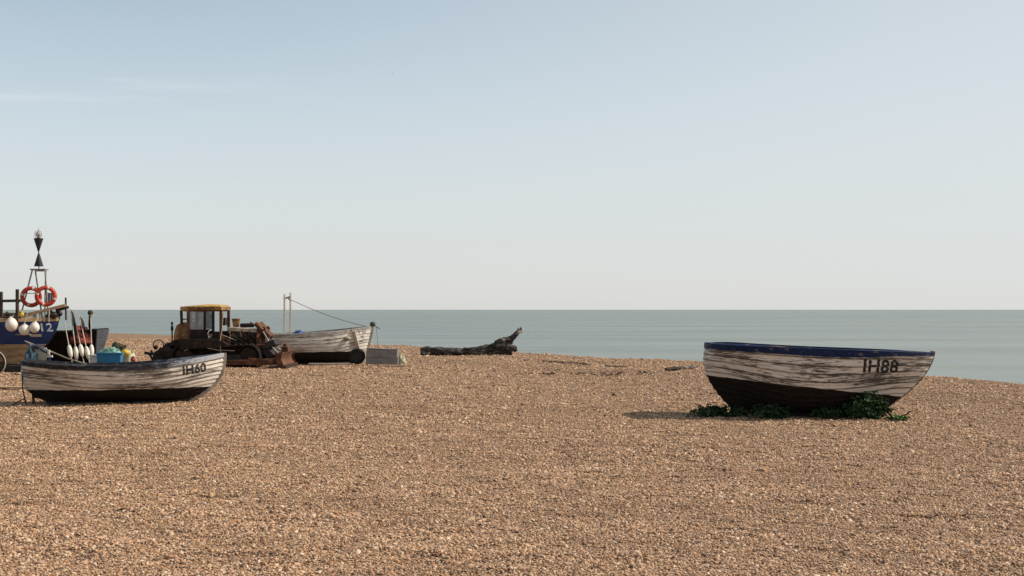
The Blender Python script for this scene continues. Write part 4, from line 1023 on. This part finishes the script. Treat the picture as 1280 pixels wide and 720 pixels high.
# timber baulk below the blue hull
for dy, lab in ((-1.0, 'near dark timber baulk bedded in shingle under the blue boat'), ):
    o = MB().bar((-2.4, 0, 0), (2.4, 0, 0), .3, .26).build('timber_baulk', M['black_wood'], None, bevel=.02)
    o.location = (XB + 2.2, D12 + dy, .12); o.rotation_euler = (0, 0, R(-3)); tag(o, lab, 'timber')
# pale-rimmed wheel at the picture's edge
wx = (-9.5 - 640) / K * 47.5
tw = thing('trolley_wheel', 'pale rimmed trolley wheel cut off at the left edge', 'wheel', (wx, 47.5, .47), rot=(0, 0, R(6)))
MB().torus((0, 0, 0), .40, .045, (0, 1, 0), 32, 8).build('tyre', M['tyre'], tw)
MB().torus((0, -.03, 0), .43, .02, (0, 1, 0), 32, 8).lathe([(.03, -.06), (.09, -.06), (.09, .06), (.03, .06)], (0, 0, 0), (0, 1, 0), 14).build('rim', M['cream_panel'], tw)
sp = MB()
for k in range(6):
    a = math.pi * k / 3; sp.bar((.08 * math.cos(a), 0, .08 * math.sin(a)), (.38 * math.cos(a), 0, .38 * math.sin(a)), .03, .04)
sp.build('spokes', M['rust_dark'], tw)
MB().tube([(0, 0, 0), (-.3, .9, 0)], .035, 8).build('axle', M['rust_dark'], tw)

# ------------------------------------------------------------------ black boat with slate transom
M['hull_black'] = mat_mix('black_tarred_hull', [(.3, (.004, .004, .004)), (.7, (.011, .009, .008))], 3, (.4, 1, 2), .8, spec=.12)
hk = Hull(L=5.4, B=1.0, bs=.88, um=.5, bexp=2.6, sh=(1.50, 1.42, 1.6), zk=(.1, .1), bowpow=.8, sternpow=.55, bowstart=.55, ur=0, rend=1, sr=.22, sp=1.0, rk=.6, rp=1.5)
DK = 54.5
XK = (127 - 640) / K * DK - 2.7
bk, hullk = make_boat('black open boat with slate grey transom behind the dan buoys', (XK, DK, 0), (0, 0, R(180 + 2)), hk,
    {'hull': M['hull_black'], 'rail': M['black_wood'], 'stem': M['black_wood'], 'keel': M['black_wood'], 'thwart': M['cream_panel']}, N=9, t=.02, vband=.985, thw=(.3, .6))
# transom boards
tb = MB()
zt0 = .34; xa = hk.raw(0, 1).x
for i in range(4):
    za = .22 + i * .32; zb_ = za + .312
    def wy(z):
        u, v = hk.find(hk.raw(0, .5).x, z); return hk.raw(0, v).y
    def tx(z):
        v = hk.find(hk.raw(0, .5).x, z)[1]; return -hk.L / 2 + hk.sr * (1 - v) ** hk.sp
    vs = []
    for z in (za, min(zb_, 1.5)):
        y = wy(z) + .01; x = tx(z)
        vs += [(x - .05, -y, z), (x - .05, y, z), (x - .004, y, z), (x - .004, -y, z)]
    tb.add(vs, [(0, 1, 2, 3), (7, 6, 5, 4), (0, 4, 5, 1), (1, 5, 6, 2), (2, 6, 7, 3), (3, 7, 4, 0)])
tb.build('transom', M['slate_dark'], bk, bevel=.006)
heap('net_heap', 'red and orange net heaped in the black boat behind the dan buoys', 'net', ((100.5 - 640) / K * 53.8, 53.8, .98), (.44, .34, .62), M['net_red'], 12, strands=50)

# ------------------------------------------------------------------ dan buoys
def dan(fp, tp, label, flag, d=49.0, rr=.082, ball=False):
    fx, fz = (fp[0] - 640) / K * d, EYE - (fp[1] - 387) / K * d
    txx, tz = (tp[0] - 640) / K * d, EYE - (tp[1] - 387) / K * d
    dv = Vector((txx - fx, .35, tz - fz)); k = fz / dv.z
    bx = fx - dv.x * k; by = d - dv.y * k
    root = thing('dan_buoy', label, 'marker buoy', (bx, by, 0), group='dan buoys leaning against the black boat')
    bot = Vector((0, 0, 0)); F = Vector((fx - bx, d - by, fz)); T = F + dv; ax = dv.normalized()
    MB().tube([bot, T], .017, 8).build('pole', M['plank_pale'], root)
    L_ = .235
    MB().lathe([(.02, -L_), (.05, -L_ * .9), (rr * .85, -L_ * .55), (rr, -L_ * .15), (rr, L_ * .3), (rr * .8, L_ * .68), (.045, L_ * .92), (.02, L_)], F, ax, 16).build('float', M['float_white'], root, smooth=70)
    if flag:
        fl = MB(); w0, hgt, sgn = flag
        nI, nJ = 6, 8
        for side in (0, 1):
            for i in range(nI + 1):
                for j in range(nJ + 1):
                    q = T - ax * (.02 + hgt * j / nJ)
                    ww = w0 * (.35 + .65 * math.sin(math.pi * (.15 + .75 * j / nJ))) * i / nI
                    fl.v.append((q.x + sgn * ww, q.y + .05 * math.sin(i * 1.1 + j * .5) + side * .006 + .02, q.z - .10 * ww / max(w0, .01) - .02 * i / nI))
        n1 = (nI + 1) * (nJ + 1)
        for side in (0, 1):
            for i in range(nI):
                for j in range(nJ):
                    a = side * n1 + i * (nJ + 1) + j; fl.f.append((a, a + 1, a + nJ + 2, a + nJ + 1))
        fl.build('flag', M['cloth_black'], root, smooth=60)
    if ball:
        MB().ball(T, .10, 12, 8).build('topmark', M['wood_dark'], root)
        MB().box(T + Vector((.07, -.05, -.08)), (.09, .05, .05)).build('reflector', M['float_white'], root)
dan((87.5, 439), (76.5, 402.5), 'leftmost dan buoy, its bare pole leaning on the blue stern', None)
dan((95.2, 441.5), (84.0, 386), 'tall dan buoy with long black flag, second from the left', (.11, .62, 1), 48.8)
dan((101.8, 438), (90.5, 402), 'dan buoy with short black flag in the middle of the five', (.14, .45, -1), 49.2)
dan((109.3, 441), (95.2, 394), 'steeply leaning dan buoy with drooping black flag, second from the right', (.12, .50, 1), 48.8)
dan((114.6, 439), (109.3, 391), 'rightmost dan buoy topped by a dark ball', (.10, .5, -1), 49.2, ball=True)

# ------------------------------------------------------------------ fish boxes and net heaps
def crate(label, loc, size, rz, mat, group='fish boxes'):
    w, d, h = size; t = .025
    root = thing('fish_box', label, 'crate', loc, rz, group=group)
    b = MB(); fl = .05
    lo = (w * .94, d * .94)
    vs = []
    for (ww, dd), z in ((lo, 0), ((w, d), h), ((w - 2 * t, d - 2 * t), h), ((lo[0] - 2 * t, lo[1] - 2 * t), .03)):
        vs += [(-ww / 2, -dd / 2, z), (ww / 2, -dd / 2, z), (ww / 2, dd / 2, z), (-ww / 2, dd / 2, z)]
    fs = [(0, 1, 2, 3), (12, 13, 14, 15)]
    for r in range(3):
        for k in range(4): fs.append((r * 4 + k, r * 4 + (k + 1) % 4, (r + 1) * 4 + (k + 1) % 4, (r + 1) * 4 + k))
    b.add(vs, fs); b.build('box_shell', mat, root, bevel=.008)
    rm = MB()
    for sy in (-1, 1): rm.box((0, sy * (d / 2 + .012), h - .025), (w + .05, .024, .05))
    for sx in (-1, 1): rm.box((sx * (w / 2 + .012), 0, h - .025), (.024, d, .05))
    rm.build('rim', mat, root, bevel=.006)
    return root
DC = 47.5
cx_ = (137.5 - 640) / K * DC
zc = EYE - (453 - 387) / K * DC
g_ = gz(cx_, DC)
crate('pale fish box on the shingle, bottom of the pile under the blue one', (cx_ - .05, DC, g_), (.84, .5, zc - g_ - .002), R(2), M['crate_white'])
crate('bright blue fish box full of green net behind the IH60 boat', (cx_, DC, zc), (.80, .48, .33), R(4), M['crate_blue'])
heap('net_heap', 'pale green net spilling over the blue fish box', 'net', (cx_ + .02, DC, zc + .18), (.40, .22, .30), M['net_green'], 21, strands=90)
crate('pale fish box standing just left of the blue one, behind dan buoys', ((125 - 640) / K * 48.4, 48.4, gz(cx_, 48.4)), (.55, .45, .72), R(-8), M['crate_white'])
heap('net_heap', 'dark net heap lying on the shingle behind the blue fish box', 'net', ((149 - 640) / K * 49.3, 49.3, 0), (.55, .45, .98), M['net_dark'], 31, strands=60)
heap('net_heap', 'cream and straw coloured net heap to the right of the blue fish box', 'net', ((160.5 - 640) / K * 49.0, 49.0, 0), (.30, .30, .83), M['net_cream'], 33, strands=40)
o = MB().ball((0, 0, 0), (.15, .12), 14, 10).build('net_float', M['yellow'], None); o.location = ((156.5 - 640) / K * 48.6, 48.6, .78); tag(o, 'mustard yellow float resting on the cream net heap', 'float')
o = MB().ball((0, 0, 0), (.09, .12), 12, 8).build('net_float', M['net_red'], None); o.location = ((166.5 - 640) / K * 48.4, 48.4, EYE - (449.5 - 387) / K * 48.4); tag(o, 'rusty red float beside the cream net heap', 'float')
post = MB().tube([(0, 0, -.48), (0, 0, 0)], .03, 8).build('stake', M['wood_dark'], None); post.location = o.location; post.location.y += .1; tag(post, 'short wooden stake carrying the rusty red float', 'stake')

# ------------------------------------------------------------------ gear lying in the IH60 boat
D6 = 34.5
def w6(px, py, d=D6): return Vector(((px - 640) / K * d, d, EYE - (py - 387) / K * d))
root = thing('furled_sail', 'slate blue canvas rolled round a spar above the IH60 stern', 'sail', w6(70, 442, 34.6))
o0 = Vector(root.location)
a, b, c = w6(33.5, 427.5, 34.6) - o0, w6(59, 437.5, 34.7) - o0, w6(108, 455, 34.9) - o0
MB().tube([a - Vector((.05, 0, -.02)), b, b.lerp(c, .5) + Vector((0, 0, -.03)), c], [.018, .022, .018, .014], 8).build('spar', M['wood_grey'], root)
MB().tube([a.lerp(b, i / 8) + Vector((0, 0, -.03 - .02 * math.sin(i))) for i in range(9)], [.02, .035, .05, .055, .055, .055, .05, .045, .03], 10, .35, 4).build('canvas_roll', M['denim'], root, smooth=60)
heap('tarp_bundle', 'dark teal tarp bundled in the stern of the IH60 boat', 'tarp', w6(38.5, 452.5, 34.6) + Vector((0, 0, -.12)), (.15, .25, .46), M['teal'], 41)
bx = w6(52, 451, 34.7)
root = thing('wooden_board', 'bare brown board standing upright in the IH60 stern', 'board', bx + Vector((0, 0, -.25)))
MB().box((0, 0, .28), (.24, .04, .58)).build('board_panel', M['cream_panel'], root, bevel=.006)
for dx in (-.14, ): MB().bar((dx, -.02, 0), (dx + .01, -.02, .62), .03, .035).build('batten', M['plank_pale'], root)
root = thing('tool_post', 'short blue and white post standing in the IH60 boat beside the brown board', 'post', w6(61.5, 452, 34.7) + Vector((0, 0, -.2)))
MB().tube([(0, 0, 0), (0, 0, .42)], .035, 8).build('post_shaft', M['blue_tarp'], root)
MB().box((.02, -.02, .33), (.13, .06, .05)).box((0, -.03, .42), (.05, .05, .12)).build('post_cap', M['float_white'], root)

# gull far off
gl = thing('gull', 'tiny gull gliding high over the sea', 'bird', ((490.5 - 640) / K * 330, 330, EYE + 295 / K * 330), R(20))
body = MB(); body.lathe([(.005, -.22), (.05, -.12), (.07, 0), (.05, .12), (.03, .18), (.005, .23)], (0, 0, 0), (1, 0, 0), 10)
for sy in (-1, 1):
    vs = []
    for t, up, ch in ((0, .02, .14), (.5, .10, .13), (1, .05, .02)):
        y = sy * (.04 + t * .50); vs += [(ch / 2 - .05 * t, y, up), (-ch / 2 - .05 * t, y, up), (-ch / 2 - .05 * t, y, up + .015), (ch / 2 - .05 * t, y, up + .015)]
    fs = [(i * 4 + k, i * 4 + (k + 1) % 4, (i + 1) * 4 + (k + 1) % 4, (i + 1) * 4 + k) for i in range(2) for k in range(4)] + [(0, 1, 2, 3), (8, 9, 10, 11)]
    body.add(vs, fs)
body.build('bird_body', M['gull'], gl)

# ------------------------------------------------------------------ sky, sun, camera
SUN_EL, SUN_AZ = 40.0, 84.0        # azimuth clockwise from +Y
w = bpy.data.worlds.new('World'); sc.world = w; w.use_nodes = True
nt = w.node_tree; nt.nodes.clear()
out = nt.nodes.new('ShaderNodeOutputWorld'); bg = nt.nodes.new('ShaderNodeBackground'); bg.inputs['Strength'].default_value = .142
sky = nt.nodes.new('ShaderNodeTexSky'); sky.sky_type = 'NISHITA'; sky.sun_disc = False
sky.sun_elevation = R(SUN_EL); sky.sun_rotation = R(SUN_AZ); sky.altitude = 0; sky.air_density = .75; sky.dust_density = .4; sky.ozone_density = 1.0
# thin cirrus veil low in the left sky
tc = nt.nodes.new('ShaderNodeTexCoord'); mp = nt.nodes.new('ShaderNodeMapping'); mp.inputs['Scale'].default_value = (5, 5, 90)
nz = nt.nodes.new('ShaderNodeTexNoise'); nz.inputs['Scale'].default_value = 1.3; nz.inputs['Detail'].default_value = 6
rp_ = nt.nodes.new('ShaderNodeValToRGB'); rp_.color_ramp.elements[0].position = .52; rp_.color_ramp.elements[1].position = .8
sepw = nt.nodes.new('ShaderNodeSeparateXYZ')
def mrange(sock, a, b):
    m_ = nt.nodes.new('ShaderNodeMapRange'); m_.interpolation_type = 'SMOOTHSTEP'; m_.inputs['From Min'].default_value = a; m_.inputs['From Max'].default_value = b
    nt.links.new(sock, m_.inputs['Value']); return m_.outputs[0]
def mmul(a, b):
    m_ = nt.nodes.new('ShaderNodeMath'); m_.operation = 'MULTIPLY'
    for i, v in enumerate((a, b)):
        if isinstance(v, float): m_.inputs[i].default_value = v
        else: nt.links.new(v, m_.inputs[i])
    return m_.outputs[0]
nt.links.new(tc.outputs['Generated'], mp.inputs['Vector']); nt.links.new(mp.outputs[0], nz.inputs['Vector']); nt.links.new(nz.outputs['Fac'], rp_.inputs['Fac'])
nt.links.new(tc.outputs['Generated'], sepw.inputs[0])
msk = mmul(mmul(mrange(sepw.outputs[2], .128, .142), mrange(sepw.outputs[2], .168, .150)), mrange(sepw.outputs[0], -.10, -.26))
msk = mmul(mmul(msk, rp_.outputs['Color']), .15)
mxw = nt.nodes.new('ShaderNodeMix'); mxw.data_type = 'RGBA'
nt.links.new(msk, mxw.inputs[0]); hs = nt.nodes.new('ShaderNodeHueSaturation'); hs.inputs['Saturation'].default_value = .54; hs.inputs['Hue'].default_value = .476; nt.links.new(sky.outputs[0], hs.inputs['Color'])
hz = nt.nodes.new('ShaderNodeMix'); hz.data_type = 'RGBA'; hz.inputs[7].default_value = (4.75, 4.72, 4.62, 1)
nt.links.new(mmul(mrange(sepw.outputs[2], .22, .0), .68), hz.inputs[0]); nt.links.new(hs.outputs[0], hz.inputs[6])
hr = nt.nodes.new('ShaderNodeMix'); hr.data_type = 'RGBA'; hr.inputs[7].default_value = (4.85, 5.0, 5.05, 1)      # brighter haze toward the sun
nt.links.new(mmul(mrange(sepw.outputs[0], -.30, .42), .55), hr.inputs[0]); nt.links.new(hz.outputs[2], hr.inputs[6])
nt.links.new(hr.outputs[2], mxw.inputs[6]); mxw.inputs[7].default_value = (9, 8.6, 8.2, 1)
nt.links.new(mxw.outputs[2], bg.inputs['Color']); nt.links.new(bg.outputs[0], out.inputs[0])

sl = bpy.data.lights.new('sun', 'SUN'); sl.energy = 4.7; sl.angle = R(.5); sl.color = (1.0, .905, .775)
so = bpy.data.objects.new('sun', sl); COL.objects.link(so); so.location = (40, -20, 50)
sd = Vector((math.sin(R(SUN_AZ)) * math.cos(R(SUN_EL)), math.cos(R(SUN_AZ)) * math.cos(R(SUN_EL)), math.sin(R(SUN_EL))))
so.rotation_euler = (-sd).to_track_quat('-Z', 'Y').to_euler()

cd = bpy.data.cameras.new('camera'); cd.sensor_width = 36; cd.lens = K / 1280 * 36; cd.shift_y = 27 / 1280; cd.clip_end = 80000; cd.clip_start = .1
co = bpy.data.objects.new('camera', cd); COL.objects.link(co); co.location = (0, 0, EYE); co.rotation_euler = (R(90), 0, 0)
sc.camera = co
sc.view_settings.view_transform = 'Standard'; sc.view_settings.look = 'None'; sc.view_settings.exposure = .0; sc.view_settings.gamma = 1
sc.view_settings.use_curve_mapping = False
sc.cycles.use_denoising = True
